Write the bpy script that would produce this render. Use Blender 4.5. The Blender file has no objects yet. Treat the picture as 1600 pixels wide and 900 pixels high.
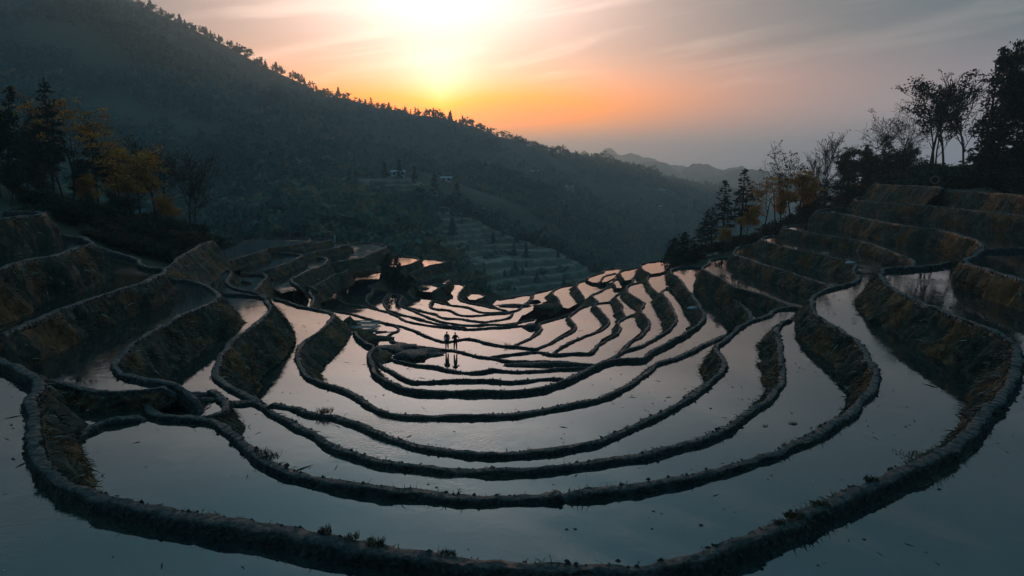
import bpy, bmesh, math, random
import numpy as np
from mathutils import Vector, Matrix
from mathutils.geometry import delaunay_2d_cdt
sc = bpy.context.scene
COL = sc.collection
random.seed(7)
RNG = np.random.default_rng(11)
rad = math.radians

# ---------------------------------------------------------------- camera, exposure
cam = bpy.data.cameras.new('camera')
cam.lens, cam.sensor_width, cam.clip_start, cam.clip_end = 24.0, 36.0, 0.5, 30000.0
cam_ob = bpy.data.objects.new('camera', cam)
COL.objects.link(cam_ob)
cam_ob.rotation_euler = (math.pi / 2 - math.atan(182.0 / 1067.0), 0, 0)
sc.camera = cam_ob
sc.view_settings.view_transform = 'Standard'
sc.view_settings.look = 'None'
sc.view_settings.exposure = 0.42
sc.view_settings.gamma = 1.0
sc.view_settings.use_curve_mapping = False
sc.render.engine = 'CYCLES'
sc.cycles.use_denoising = True
sc.cycles.max_bounces = 6
sc.cycles.diffuse_bounces = 2
sc.cycles.glossy_bounces = 3
sc.cycles.transmission_bounces = 2
sc.cycles.volume_bounces = 1
sc.cycles.caustics_reflective = False
sc.cycles.caustics_refractive = False

# ---------------------------------------------------------------- node helper
class NT:
    """tiny expression builder for shader node trees"""
    def __init__(self, tree):
        self.t = tree
        self.n = tree.nodes
        self.l = tree.links
    def put(self, sock, v):
        if isinstance(v, bpy.types.NodeSocket):
            self.l.new(v, sock)
        elif v is not None:
            sock.default_value = v
    def m(self, op, a, b=None, c=None, clamp=False):
        n = self.n.new('ShaderNodeMath'); n.operation = op; n.use_clamp = clamp
        self.put(n.inputs[0], a); self.put(n.inputs[1], b); self.put(n.inputs[2], c)
        return n.outputs[0]
    def v(self, op, a, b=None, scale=None):
        n = self.n.new('ShaderNodeVectorMath'); n.operation = op
        self.put(n.inputs[0], a); self.put(n.inputs[1], b)
        if scale is not None: self.put(n.inputs['Scale'], scale)
        return n.outputs['Value'] if op in ('DOT_PRODUCT', 'LENGTH', 'DISTANCE') else n.outputs['Vector']
    def sstep(self, x, a, b):
        n = self.n.new('ShaderNodeMapRange'); n.interpolation_type = 'SMOOTHSTEP'
        self.put(n.inputs['Value'], x); n.inputs['From Min'].default_value = a; n.inputs['From Max'].default_value = b
        return n.outputs[0]
    def ramp(self, x, stops):
        n = self.n.new('ShaderNodeValToRGB'); e = n.color_ramp.elements
        while len(e) < len(stops): e.new(0.5)
        for k, (p, c) in enumerate(stops):
            e[k].position = p; e[k].color = (*c, 1)
        self.put(n.inputs[0], x)
        return n.outputs[0]
    def mix(self, f, a, b, mode='MIX'):
        n = self.n.new('ShaderNodeMix'); n.data_type = 'RGBA'; n.blend_type = mode; n.clamp_factor = True
        self.put(n.inputs[0], f)
        for k, v in ((6, a), (7, b)):
            if isinstance(v, tuple) and len(v) == 3: v = (*v, 1)
            self.put(n.inputs[k], v)
        return n.outputs[2]
    def noise(self, vec, scale, detail=4, rough=0.5, lac=2.0, dist=0.0):
        n = self.n.new('ShaderNodeTexNoise')
        self.put(n.inputs['Vector'], vec)
        for k, v in (('Scale', scale), ('Detail', detail), ('Roughness', rough), ('Lacunarity', lac), ('Distortion', dist)):
            n.inputs[k].default_value = v
        return n.outputs[0]
    def comb(self, x, y, z):
        n = self.n.new('ShaderNodeCombineXYZ')
        for k, v in enumerate((x, y, z)): self.put(n.inputs[k], v)
        return n.outputs[0]
    def sep(self, v):
        n = self.n.new('ShaderNodeSeparateXYZ'); self.put(n.inputs[0], v)
        return n.outputs
    def bump(self, h, strength, dist=0.05, normal=None):
        n = self.n.new('ShaderNodeBump')
        n.inputs['Strength'].default_value = strength; n.inputs['Distance'].default_value = dist
        self.put(n.inputs['Height'], h)
        if normal is not None: self.put(n.inputs['Normal'], normal)
        return n.outputs[0]

# ---------------------------------------------------------------- sky, sun
SUN_EL, SUN_AZ = rad(4.7), math.atan((692 - 800) / 1067.0)       # just over the ridge, left of the middle
SUN_DIR = Vector((math.sin(SUN_AZ) * math.cos(SUN_EL), math.cos(SUN_AZ) * math.cos(SUN_EL), math.sin(SUN_EL)))
world = bpy.data.worlds.new('World'); sc.world = world
world.use_nodes = True
W = NT(world.node_tree)
for n in list(W.n): W.n.remove(n)
dirv = W.n.new('ShaderNodeTexCoord').outputs['Generated']
sx, sy, sz = W.sep(dirv)
el = W.m('MULTIPLY', W.m('ARCSINE', sz), 57.2958)
ang = W.m('MULTIPLY', W.m('ARCCOSINE', W.m('MINIMUM', W.v('DOT_PRODUCT', dirv, tuple(Vector((math.sin(SUN_AZ) * math.cos(rad(5.7)), math.cos(SUN_AZ) * math.cos(rad(5.7)), math.sin(rad(5.7)))))), 0.999999)), 57.2958)
sky = W.n.new('ShaderNodeTexSky'); sky.sky_type = 'NISHITA'; sky.sun_disc = False
sky.sun_elevation, sky.sun_rotation = SUN_EL, SUN_AZ
sky.air_density, sky.dust_density, sky.ozone_density, sky.altitude = 1.0, 2.0, 2.0, 600
def gauss(a, s): return W.m('EXPONENT', W.m('MULTIPLY', W.m('POWER', W.m('DIVIDE', a, s), 2.0), -1.0))
# thin high cloud, streaked along the horizon
flat = W.comb(W.m('DIVIDE', sx, W.m('ADD', W.m('ABSOLUTE', sz), 0.16)), W.m('DIVIDE', sy, W.m('ADD', W.m('ABSOLUTE', sz), 0.16)), 0.0)
tilt = W.comb(W.m('MULTIPLY', sx, 2.2), W.m('MULTIPLY', sy, 2.2), W.m('ADD', W.m('MULTIPLY', sz, 26.0), W.m('MULTIPLY', sx, -4.0)))
cl1 = W.noise(tilt, 1.3, 6, 0.55, dist=0.35)
cl2 = W.noise(flat, 0.55, 5, 0.6, dist=0.6)
streak = W.m('MULTIPLY', W.sstep(cl1, 0.48, 0.72), 1.0)
veil = W.sstep(cl2, 0.35, 0.75)
base = W.ramp(W.m('DIVIDE', el, 90.0, clamp=True), [(0.0, (.38, .33, .41)), (0.045, (.34, .295, .35)), (0.105, (.098, .12, .14)), (0.16, (.064, .095, .112)), (0.28, (.028, .080, .102)), (0.45, (.028, .110, .15)), (1.0, (.05, .25, .34))])
base = W.v('SCALE', base, scale=W.m('ADD', .8, W.m('MULTIPLY', W.sstep(W.v('DOT_PRODUCT', dirv, (math.sin(SUN_AZ), math.cos(SUN_AZ), 0.0)), -.75, .55), .2)))   # dusk: the sky opposite the sun is darker
k_low = W.sstep(el, .2, 4.2)                     # dust near the skyline swallows the glow
warm = W.mix(W.sstep(el, 3.4, 9.5), (1.0, .22, .0), (1.0, .52, .34))
g1 = W.m('MULTIPLY', gauss(ang, 19.0), W.m('ADD', W.m('MULTIPLY', k_low, .86), .14))
g2 = W.m('MULTIPLY', W.m('EXPONENT', W.m('DIVIDE', ang, -2.5)), W.m('ADD', W.m('MULTIPLY', k_low, .9), .10))
warm = W.mix(W.sstep(el, 12.0, 20.0), warm, (1.1, 1.0, .97))
warm = W.mix(W.sstep(el, 17.0, 27.0), warm, (.15, .48, .60))
low = W.m('MULTIPLY', gauss(W.m('SUBTRACT', el, 4.7), 2.4), gauss(ang, 16.0))
base = W.v('SCALE', base, scale=W.m('SUBTRACT', 1.0, W.m('MULTIPLY', low, .75)))
col = W.v('ADD', base, W.v('SCALE', warm, scale=W.m('MULTIPLY', g1, .95)))
col = W.v('ADD', col, W.v('SCALE', W.mix(W.sstep(el, 4.0, 9.0), (1.0, .28, .03), (1.0, .82, .76)), scale=W.m('MULTIPLY', g2, 2.1)))
azd = W.m('MULTIPLY', W.m('SUBTRACT', W.m('ARCTAN2', sx, sy), SUN_AZ), 57.2958)
# pale column of glow over the sun, added to brighten the water
column = W.m('MULTIPLY', gauss(azd, 10.5), W.m('MULTIPLY', W.sstep(el, 8.0, 15.0), W.m('EXPONENT', W.m('MULTIPLY', W.m('MAXIMUM', W.m('SUBTRACT', el, 12.0), 0.0), -.15))))
col = W.v('ADD', col, W.v('SCALE', (1.3, 1.0, .93), scale=column))
# orange belt
belt = W.m('MULTIPLY', gauss(W.m('SUBTRACT', el, 4.7), 2.0), gauss(ang, 14.0))
col = W.v('ADD', col, W.v('SCALE', (1.5, -.02, -.5), scale=belt))
belt2 = W.m('MULTIPLY', gauss(W.m('SUBTRACT', el, 5.9), 2.9), gauss(azd, 23.0))
col = W.v('ADD', col, W.v('SCALE', (.85, .14, -.13), scale=belt2))
lit = W.m('ADD', 0.10, W.m('MULTIPLY', gauss(ang, 24.0), .55))
col = W.v('ADD', col, W.v('SCALE', (.55, .42, .33), scale=W.m('MULTIPLY', W.m('MULTIPLY', streak, lit), W.sstep(el, 2.0, 7.0))))
col = W.v('MULTIPLY', col, W.mix(W.m('MULTIPLY', veil, .35), (1, 1, 1), (.80, .86, .90)))
col = W.v('ADD', col, W.v('SCALE', sky.outputs[0], scale=0.012))
col = W.v('MAXIMUM', col, (0.0, 0.0, 0.0))
bg = W.n.new('ShaderNodeBackground'); bg.inputs['Strength'].default_value = 1.0
W.l.new(col, bg.inputs['Color'])
wo = W.n.new('ShaderNodeOutputWorld'); W.l.new(bg.outputs[0], wo.inputs['Surface'])
sun = bpy.data.lights.new('sun', 'SUN'); sun.energy = 0.9; sun.angle = rad(0.6); sun.color = (1.0, .40, .15)
sun_ob = bpy.data.objects.new('sun', sun); COL.objects.link(sun_ob)
sun_ob.rotation_euler = SUN_DIR.to_track_quat('Z', 'Y').to_euler()
# Every earth bund keeps one level: crest height z (metres below the lens), then its line, walked with its own
# flooded terrace on the right hand; 'back' closes that terrace's sheet of water under the wall above it.
PIT = math.atan(182.0 / 1067.0)
CP, SP = math.cos(PIT), math.sin(PIT)
def ray(px, py):
    a, b = (px - 800.0) / 1067.0, -(py - 450.0) / 1067.0
    return np.array((a, CP + b * SP, -SP + b * CP))
def on_level(px, py, z):
    d = ray(px, py)
    return d * (z / d[2])
def at_depth(px, py, y):
    d = ray(px, py)
    return d * (y / d[1])
B = {}
def bund(name, z, pts, back=None, drop=2.2, w=0.29, label='', batter=0.5):
    B[name] = dict(z=z, pts=[(pts[i], pts[i + 1]) for i in range(0, len(pts), 2)],
                   back=None if back is None else [(back[i], back[i + 1]) for i in range(0, len(back), 2)],
                   drop=drop, w=w, label=label, batter=batter)
bund('R1', -7.2, [-60,545, 0,563, 40,583, 62,598, 54,615, 46,645, 52,675, 57,705, 66,732, 95,752, 137,771, 175,784, 250,797, 325,809, 398,821, 475,834, 550,848, 625,864, 700,875, 797,885, 900,888, 1000,884, 1100,868, 1200,832, 1300,786, 1375,752, 1425,730, 1487,702, 1512,676, 1550,632, 1583,592, 1590,562, 1584,537, 1562,522, 1500,497, 1425,465, 1395,450, 1380,437, 1378,425, 1386,418, 1413,417, 1462,413, 1490,408],
     [1540,425, 1640,520, 1750,700, 1700,980, 1400,1050, 800,1100, 200,1050, -200,900, -200,650, -90,560], drop=2.4, w=0.32,
     batter=0.6, label='broad near bund sweeping along the whole bottom of the picture')
bund('R2', -9.00, [248,601, 233,611, 226,621, 231,636, 247,647, 287,650, 325,653, 350,664, 375,685, 400,711, 425,725, 475,741, 550,757, 625,767, 700,773, 800,775, 885,772, 950,766, 1025,755, 1100,739, 1198,710, 1250,690, 1295,668, 1328,642, 1357,610, 1370,582, 1357,560, 1345,537, 1312,515, 1277,493, 1268,476, 1271,462, 1282,455, 1302,449, 1327,443, 1340,437, 1341,431, 1333,422, 1337,414, 1325,407, 1310,404, 1279,396, 1247,390, 1222,385, 1204,380, 1191,373, 1195,370, 1214,368, 1245,365],
     [1300,375, 1372,393, 1398,408, 1385,425, 1392,445, 1440,490, 1520,545, 1550,590, 1520,680, 1430,760, 1200,900, 800,990, 400,930, 100,840, 20,720, 30,620, 55,592, 120,606, 200,613], drop=2.2,
     batter=0.65, label='second long bund from the bottom, with a small spillway notch at its middle')
bund('L2', -8.50, [262,436, 290,437, 305,440, 322,446, 337,455, 342,463, 331,471, 315,478, 295,487, 280,494, 262,505, 243,515, 222,528, 200,543, 187,555, 180,566, 182,575, 192,582, 215,588, 240,594, 265,599, 290,602, 315,606],
     [262,604, 236,607, 199,612, 162,611, 125,605, 62,590, 30,560, 100,515, 180,475, 240,447, 256,434], drop=3.0,
     batter=0.65, label='hooked bund on the left around the dark terrace mirroring bare trees')
bund('B2', -8.50, [276,602, 256,603, 236,606, 217,609, 180,612, 162,611, 125,605, 104,600, 62,588, 42,580], None, drop=1.0, w=0.32,
     label='low bund at the far left crossing below the dark mirror terrace')
bund('R3', -10.30, [345,458, 384,460, 409,463, 417,469, 422,479, 420,489, 405,501, 384,516, 365,531, 349,550, 340,567, 336,583, 345,595, 361,604, 381,615, 396,624, 415,636, 434,647, 460,661, 487,677, 510,692, 550,707, 600,721, 675,730, 740,734, 800,734, 900,724, 1000,710, 1075,692, 1125,675, 1160,652, 1198,622, 1215,607, 1222,588, 1220,560, 1219,538, 1213,515, 1217,507, 1228,501, 1242,498],
     [1258,520, 1310,575, 1335,615, 1290,680, 1200,735, 1100,785, 950,820, 800,835, 600,820, 450,780, 370,735, 330,690, 290,655, 240,640, 235,615, 262,598, 235,580, 215,560, 250,525, 300,495, 338,475, 340,462], drop=2.6,
     batter=0.65, label='third long bund from the bottom, curling up on the left beside a pale terrace')
bund('R4', -11.40, [415,627, 446,631, 465,636, 480,644, 502,647, 521,648, 545,656, 575,668, 610,681, 650,694, 700,703, 750,707, 800,707, 875,700, 925,690, 960,677, 1000,660, 1050,637, 1087,612, 1120,587, 1132,570, 1126,556, 1119,543, 1137,527, 1160,507, 1200,491, 1215,482, 1250,479],
     [1240,497, 1208,515, 1207,545, 1208,590, 1180,635, 1100,695, 1000,735, 900,755, 800,765, 700,760, 600,750, 520,730, 450,690, 415,655, 402,630], drop=1.9, w=0.29,
     label='fourth long bund from the bottom, starting at the round grass tuft')
bund('R5', -12.8, [424,465, 446,470, 465,476, 490,482, 510,486, 520,490, 512,505, 496,519, 477,532, 465,546, 462,556, 470,570, 482,587, 512,600, 550,615, 575,632, 612,645, 650,649, 725,648, 800,646, 875,635, 950,617, 987,597, 1012,580, 1027,567, 1060,558, 1085,546, 1111,533, 1140,521],
     [1128,555, 1118,580, 1080,625, 1030,660, 950,695, 850,730, 750,735, 650,725, 560,700, 500,680, 440,645, 385,612, 372,590, 388,555, 418,520, 432,500, 426,480], drop=3.0, w=0.29,
     batter=0.95, label='fifth long bund from the bottom, its left arm a tall wall by the debris')
bund('R6', -14.10, [552,516, 562,527, 572,535, 583,541, 578,549, 575,556, 582,568, 582,577, 590,587, 612,598, 635,606, 660,609, 700,610, 760,610, 800,610, 850,604, 900,586, 925,573, 955,561, 985,559, 1005,558, 1020,548, 1050,532, 1080,515, 1097,501, 1101,493, 1094,479, 1084,464, 1075,453, 1059,433, 1048,424, 1053,419, 1065,416, 1094,416, 1102,417],
     [1100,432, 1120,455, 1135,480, 1152,505, 1125,530, 1070,560, 1030,580, 1000,610, 940,640, 850,665, 750,670, 640,665, 570,640, 510,612, 478,588, 485,560, 515,525, 540,505], drop=1.6, w=0.32,
     label='sixth bund from the bottom, reaching up the right side to the pale peach terrace')
bund('S1', -14.90, [586,562, 597,572, 612,580, 637,592, 650,596, 690,594, 725,593, 765,593, 800,595, 850,590, 870,590, 890,591],
     [900,596, 880,615, 800,630, 700,632, 640,625, 600,602, 585,580], drop=1.0, w=0.24, batter=0.85, label='short low bund just inside the sixth, second below the two people')
bund('S2', -15.80, [586,541, 605,555, 614,561, 632,566, 657,570, 682,572, 697,576, 719,580, 740,581, 757,579, 770,576, 800,579, 840,578, 875,575, 912,573, 932,571],
     [938,577, 900,600, 850,607, 760,612, 690,612, 640,608, 600,590, 583,570, 580,550], drop=1.0, w=0.24, label='low wavy bund just below the mirrored people')
bund('S3', -16.90, [606,531, 632,537, 657,541, 682,544, 707,546, 725,550, 750,556, 769,558, 787,562, 800,563, 844,563, 875,564, 905,567, 936,570],
     [938,578, 880,590, 800,596, 740,598, 690,590, 640,580, 605,565, 588,548, 593,534], drop=1.0, w=0.29, label='bund that the two people stand on')
bund('S4', -17.50, [760,557, 787,554, 812,551, 831,549, 844,549, 856,552, 869,553, 899,551, 922,551, 930,544, 937,537, 950,529, 965,520, 970,513, 966,506, 968,501, 976,495, 972,485, 971,476, 965,467, 961,462, 966,459, 980,452],
     [990,455, 1000,470, 997,487, 1008,500, 1000,520, 975,540, 958,560, 938,575, 880,580, 800,580, 762,567], drop=2.2, w=0.24, batter=0.85, label='bund right of the people winding up between two narrow peach terraces')
bund('S5', -18.30, [856,555, 872,546, 882,539, 895,532, 911,525, 930,518, 942,513, 950,505, 951,500, 945,492, 936,482, 930,475, 934,473, 953,471, 962,470],
     [966,480, 966,500, 962,518, 940,530, 925,550, 900,560, 860,565], drop=2.2, w=0.24, batter=0.85, label='bund with a broad dark diamond wall, right of the centre')
bund('S6', -18.90, [452,458, 468,470, 477,474, 487,479, 496,482, 522,485, 547,489, 582,499, 607,505, 617,507, 632,510, 645,515, 664,523, 682,530, 697,533, 716,530, 731,528, 744,530, 756,534, 775,538, 792,540, 812,541, 835,544, 850,539, 875,527, 895,517, 899,510, 895,502, 889,496, 894,490, 901,485, 910,479, 924,475],
     [938,490, 945,505, 928,520, 905,530, 880,545, 865,557, 830,570, 770,570, 715,560, 680,555, 630,550, 600,540, 570,530, 535,510, 515,498, 490,489, 465,480, 448,468], drop=1.9, w=0.24, batter=0.85, label='long thin bund running behind the two people at head height')
bund('S7r', -19.20, [795,543, 812,535, 825,529, 840,520, 846,512, 843,506, 850,502, 862,499, 881,494, 899,486],
     [895,503, 892,514, 870,527, 848,542, 835,553, 800,548], drop=1.8, w=0.24, batter=0.85, label='short bund ending in a round dark knob of earth')
bund('S7', -19.60, [549,437, 536,444, 529,454, 528,462, 534,471, 544,475, 562,477, 580,480, 590,483, 606,487, 619,492, 631,499, 640,502, 655,505, 675,508, 700,510, 719,513, 744,513, 769,511, 794,510, 812,508, 832,507],
     [838,516, 825,530, 790,545, 750,540, 710,538, 670,530, 640,520, 600,508, 560,496, 520,489, 495,481, 490,470, 502,452, 525,435], drop=2.4, w=0.24, batter=0.85, label='long bund sweeping round the far left peach terrace with a crescent wall')
bund('N1', -19.90, [570,432, 578,428, 587,425, 606,424, 613,426, 602,434, 587,442, 576,447, 582,452, 575,460, 572,467, 575,474, 592,482],
     [575,486, 550,478, 540,465, 545,445, 558,434], drop=2.4, w=0.24, batter=0.85, label='bund below the small dark conifer pair, glints of orange water beside it')
bund('SE', -20.10, [609,456, 604,461, 600,466, 598,471, 601,477, 605,482, 625,490, 650,496, 675,503, 705,509, 732,511],
     [728,517, 690,516, 640,508, 600,494, 586,486, 576,475, 578,460, 590,452], drop=1.8, w=0.24, batter=0.85, label='bund with a small hanging drop shaped wall, left of the centre')
bund('SD', -20.40, [586,456, 607,457, 619,459, 629,462, 627,466, 624,471, 626,477, 637,481, 656,489, 675,497, 692,502, 711,505, 730,507, 749,507, 761,506, 780,506, 799,507, 811,503, 838,497],
     [835,504, 800,515, 740,516, 700,513, 660,506, 625,497, 604,488, 600,470, 585,465], drop=1.1, w=0.24, batter=0.85, label='S shaped bund at the centre of the peach water')
bund('SC', -20.70, [634,478, 662,486, 680,490, 695,496, 717,497, 736,500, 757,502, 770,500, 790,497, 799,492, 801,487],
     [818,490, 808,503, 760,510, 700,509, 660,497, 636,486], drop=0.9, w=0.24, label='thin bund rising at its right end into a small dark hook')
bund('SB', -21.00, [676,468, 671,474, 671,478, 680,482, 702,484, 711,489, 724,492, 749,492, 767,490, 802,488],
     [800,494, 770,502, 740,504, 700,501, 670,490, 652,480, 658,468], drop=0.9, w=0.24, label='thin bund with a small kink, in the middle of the far peach water')
bund('N3', -21.40, [624,435, 636,441, 646,448, 638,456, 645,463, 650,466, 675,469, 699,475, 730,479, 742,484, 755,487, 780,487, 799,486, 811,483, 817,477, 828,471, 842,467],
     [848,475, 820,492, 780,494, 740,497, 700,492, 660,490, 630,486, 616,470, 614,450, 618,436], drop=1.8, w=0.24, batter=0.85, label='far bund running along the inner edge of the bright water')
bund('N5', -22.00, [704,444, 716,443, 725,446, 718,457, 716,463, 721,469, 742,474, 760,478, 794,485],
     [798,492, 750,492, 712,482, 698,470, 698,455], drop=1.8, w=0.24, label='farthest central bund, above a narrow upright strip of water')
bund('N6', -22.50, [730,462, 737,457, 749,458, 756,461, 754,465, 742,467], [733,468], drop=2.4, w=0.24, label='tiny ring bund on the valley brink around an orange puddle')
bund('N7', -22.20, [776,468, 805,463, 827,460, 829,466, 820,474, 808,483], [790,487, 770,476], drop=2.6, w=0.24, label='brink bund above the central hollow, right of the tiny ring')
bund('N8', -21.40, [826,474, 833,462, 836,457, 850,454, 868,449], [868,462, 856,470, 838,476], drop=2.6, w=0.24, label='brink bund that starts the climbing right edge of the terraces')
bund('N4', -20.80, [657,440, 668,437, 680,434, 692,434, 702,437, 695,443, 684,450, 674,456], [655,455, 650,446], drop=2.0, w=0.24, label='bund around a glinting orange patch above the centre')
bund('T3', -20.60, [878,478, 875,474, 871,465, 864,459, 865,453, 885,446, 904,443], [914,456, 914,464, 906,472, 888,482], drop=2.2, w=0.24, batter=0.85, label='bund around a wide peach pool, lowest on the right brink')
bund('T1', -19.60, [914,465, 911,461, 906,455, 901,447, 903,441, 920,437, 946,436], [948,446, 937,458, 922,469], drop=2.2, w=0.24, batter=0.85, label='bund with a dark triangular wall, second pool up the right brink')
bund('T10', -19.20, [917,436, 922,431, 942,425, 946,421, 966,419, 974,419], [972,430, 962,440, 945,443, 925,441], drop=2.0, w=0.24, label='brink bund beside four tiny bright pools on the right')
bund('T11', -19.00, [938,440, 943,432, 950,429, 964,426], [960,434, 948,440], drop=0.8, w=0.24, label='tiny bund splitting the four small bright pools')
bund('T2', -18.80, [938,477, 930,466, 924,461, 935,456, 947,450, 960,445, 984,441], [988,450, 974,466, 960,477, 942,483], drop=2.6, w=0.24, batter=0.85, label='straight slanting bund above a dark wedge shaped wall')
bund('T7', -18.40, [962,448, 960,437, 975,434, 991,430], [994,434, 987,444, 970,450], drop=1.3, w=0.24, label='bund of the small pool in the middle of the right brink steps')
bund('T8', -17.80, [974,436, 969,427, 972,422, 985,420, 998,417], [1005,420, 997,433, 980,438], drop=2.2, w=0.24, label='bund of a bright square pool high on the right brink')
bund('T9', -17.40, [990,445, 989,438, 993,431, 1006,428], [1010,431, 1008,441, 995,447], drop=1.8, w=0.24, label='bund of the small bright pool tucked under a dark bank')
bund('T6', -15.90, [1015,427, 1003,419, 1004,412, 1020,408, 1042,407, 1052,409], [1052,418, 1032,426, 1016,428], drop=2.2, w=0.24, label='highest brink bund beside the short dark conifers')
bund('T5', -16.20, [1040,467, 1034,461, 1027,457, 1016,446, 1012,437, 1015,429, 1022,425, 1050,424], [1056,432, 1060,442, 1050,454, 1043,464], drop=2.6, w=0.24, batter=0.85, label='bund with a long dark wall below the short conifers on the right')
bund('R8', -16.70, [948,567, 960,556, 975,546, 985,533, 1000,525, 1012,512, 1015,503, 1010,495, 1001,486, 1006,474, 998,467, 985,459, 979,450, 983,445, 1004,439, 1016,436],
     [1024,442, 1034,456, 1048,480, 1050,500, 1030,524, 1000,547, 975,562, 958,571], drop=1.9, w=0.24, batter=0.85, label='pinched bund with two dark bulging walls on the right')
bund('R7', -15.40, [953,564, 972,549, 1000,540, 1025,527, 1045,514, 1056,501, 1053,487, 1045,471, 1036,458, 1040,451, 1056,452],
     [1066,450, 1080,467, 1095,490, 1088,510, 1050,536, 1015,556, 990,568, 960,575], drop=2.2, w=0.24, batter=0.85, label='bund with a long slanting dark wall, second inside the peach terrace')
bund('W1', -12.9, [1166,506, 1173,496, 1172,488, 1165,480, 1152,470, 1140,459, 1130,451, 1138,449, 1152,449], [1180,456, 1205,468, 1235,483, 1215,492, 1180,508], drop=2.2, w=0.29, batter=0.34, label='bund on the right holding a triangular pool that mirrors trees')
bund('V1', -11.8, [1246,484, 1232,477, 1202,463, 1177,455, 1160,451, 1145,447, 1137,440, 1121,432, 1110,426, 1098,418, 1108,411, 1112,405, 1140,401, 1156,400],
     [1168,410, 1200,424, 1250,444, 1285,460, 1262,482], drop=2.6, w=0.29, batter=0.34, label='bund curling round a pink pool below the right hand grove')
bund('V2', -10.4, [1304,451, 1292,445, 1265,435, 1240,427, 1222,421, 1202,415, 1177,407, 1160,401, 1147,397, 1150,390, 1156,385, 1178,382, 1192,381],
     [1205,385, 1230,394, 1290,410, 1322,423, 1336,440, 1312,454], drop=2.2, w=0.29, batter=0.34, label='lowest of the stacked right hand bunds, ending left of the grove')
bund('V4', -8.0, [1414,432, 1424,418, 1428,408, 1421,403, 1405,397, 1372,384, 1340,375, 1304,369, 1272,364, 1247,360, 1226,356, 1230,353, 1264,349, 1280,347],
     [1292,352, 1340,360, 1400,372, 1450,388, 1500,405, 1475,425, 1430,438], drop=2.0, w=0.29, batter=0.34, label='stacked right hand bund with a rounded rusty end')
bund('V5', -6.0, [1660,456, 1600,437, 1567,428, 1543,420, 1522,415, 1509,405, 1524,398, 1535,388, 1533,381, 1522,373, 1502,367, 1470,359, 1437,355, 1408,351, 1370,344, 1340,338, 1320,334, 1297,332, 1278,330, 1283,327, 1311,324, 1324,323],
     [1335,322, 1400,330, 1480,340, 1560,350, 1640,358, 1720,380, 1720,450], drop=2.4, w=0.32, batter=0.34, label='high right hand bund with a rust brown nose of earth')
bund('V6', -4.4, [1660,342, 1600,336, 1525,329, 1462,322, 1400,318, 1355,314, 1337,311, 1343,308, 1366,305],
     [1400,303, 1500,308, 1660,318], drop=2.2, w=0.32, batter=0.34, label='straight high bund along the right slope, third from the top')
bund('V7', -2.0, [1474,292, 1430,290, 1400,289, 1371,287, 1374,284.5, 1400,284], [1440,284, 1474,286], drop=2.9, w=0.32, label='short bund edging a smooth mud bank below the right grove')
bund('V7b', -2.5, [1660,309, 1600,305, 1550,301, 1490,298, 1476,296], [1500,290, 1660,296], drop=2.4, w=0.32, batter=0.34, label='straight high bund at the right edge, second from the top')
bund('V8', -0.45, [1660,274, 1600,273, 1530,272.4, 1466,271.6], None, drop=2.4, w=0.32, batter=0.34, label='topmost bund on the right slope under the dark trees')
bund('L1', -7.0, [152,384, 180,394, 205,401, 215,406, 224,416, 240,418, 254,419, 256,424, 242,431, 224,441, 199,448, 136,467, 100,481, 62,497, 0,523, -90,552],
     [-90,505, 0,480, 60,460, 120,435, 150,410, 145,392], drop=2.4, w=0.32, batter=0.34, label='long left hand bund with a tall dark wall falling to the mirror terrace')
bund('L0', -4.9, [90,366, 125,370, 137,375, 144,378, 112,390, 81,399, 56,403, 31,409, 0,419, -90,446],
     [-90,410, 0,388, 60,372, 75,360], drop=2.6, w=0.32, batter=0.34, label='upper left bund beside the wooded knoll')
bund('L00', -2.9, [0,329, 60,330, 62,334, 30,337, 0,341, -90,345], [-90,328], drop=2.6, w=0.32, batter=0.34, label='topmost left bund at the picture edge')
bund('M1', -12.30, [419,388, 395,396, 370,403, 345,412, 349,418, 359,423, 360,428, 354,437, 356,443, 364,448, 382,453, 401,457, 416,463],
     [412,468, 350,466, 315,450, 285,432, 300,408, 330,384, 380,381, 424,383], drop=1.6, w=0.29, label='far left bund bending like a hook around a dark wet terrace')
bund('M2', -13.40, [380,427, 407,427, 416,431, 408,441, 399,450, 393,456], [368,450, 362,430], drop=2.2, w=0.32, label='short far left bund with a square dark wall, by a dark rock')
bund('M3', -13.40, [420,393, 451,395, 470,397, 457,407, 432,416, 412,422], [378,427, 370,416, 400,400], drop=2.0, w=0.32, label='far left bund with a long ribbed wall')
bund('M4', -14.50, [474,399, 495,401, 507,402, 511,405, 500,416, 482,422, 464,431, 455,436, 457,441, 470,448], [440,458, 420,446, 425,428, 470,410], drop=2.2, w=0.32, label='far left bund catching an orange glint along its edge')
bund('M6', -16.00, [494,451, 471,444, 464,452, 455,464], [440,468, 425,452, 450,440], drop=2.0, w=0.32, label='short bund with a square wall by the rippled pool on the left')
bund('M5', -16.30, [546,417, 535,426, 522,428, 512,434, 500,441, 489,447, 484,456, 490,466, 486,478], [468,480, 460,466, 470,448, 500,428, 520,413, 546,411], drop=2.4, w=0.32, label='stepped bund left of the crescent wall, ending at the thin long bund')
bund('F1', -12.60, [376,377, 407,373, 439,372, 476,372, 484,374, 474,379, 445,384, 412,388], [395,389, 372,383], drop=1.4, w=0.29, label='oval bund at the far left under the forest')
bund('F2', -13.10, [484,372.5, 515,374, 505,377, 480,381, 450,385, 424,388], [424,385, 470,377], drop=1.8, w=0.29, label='pointed bund just beyond the oval one, below the forest')
bund('F3', -13.80, [515,377, 545,380, 530,385, 515,389, 495,393, 472,398], [462,395, 490,384], drop=1.8, w=0.29, label='far bund tapering to the right below the pale figure')
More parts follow.
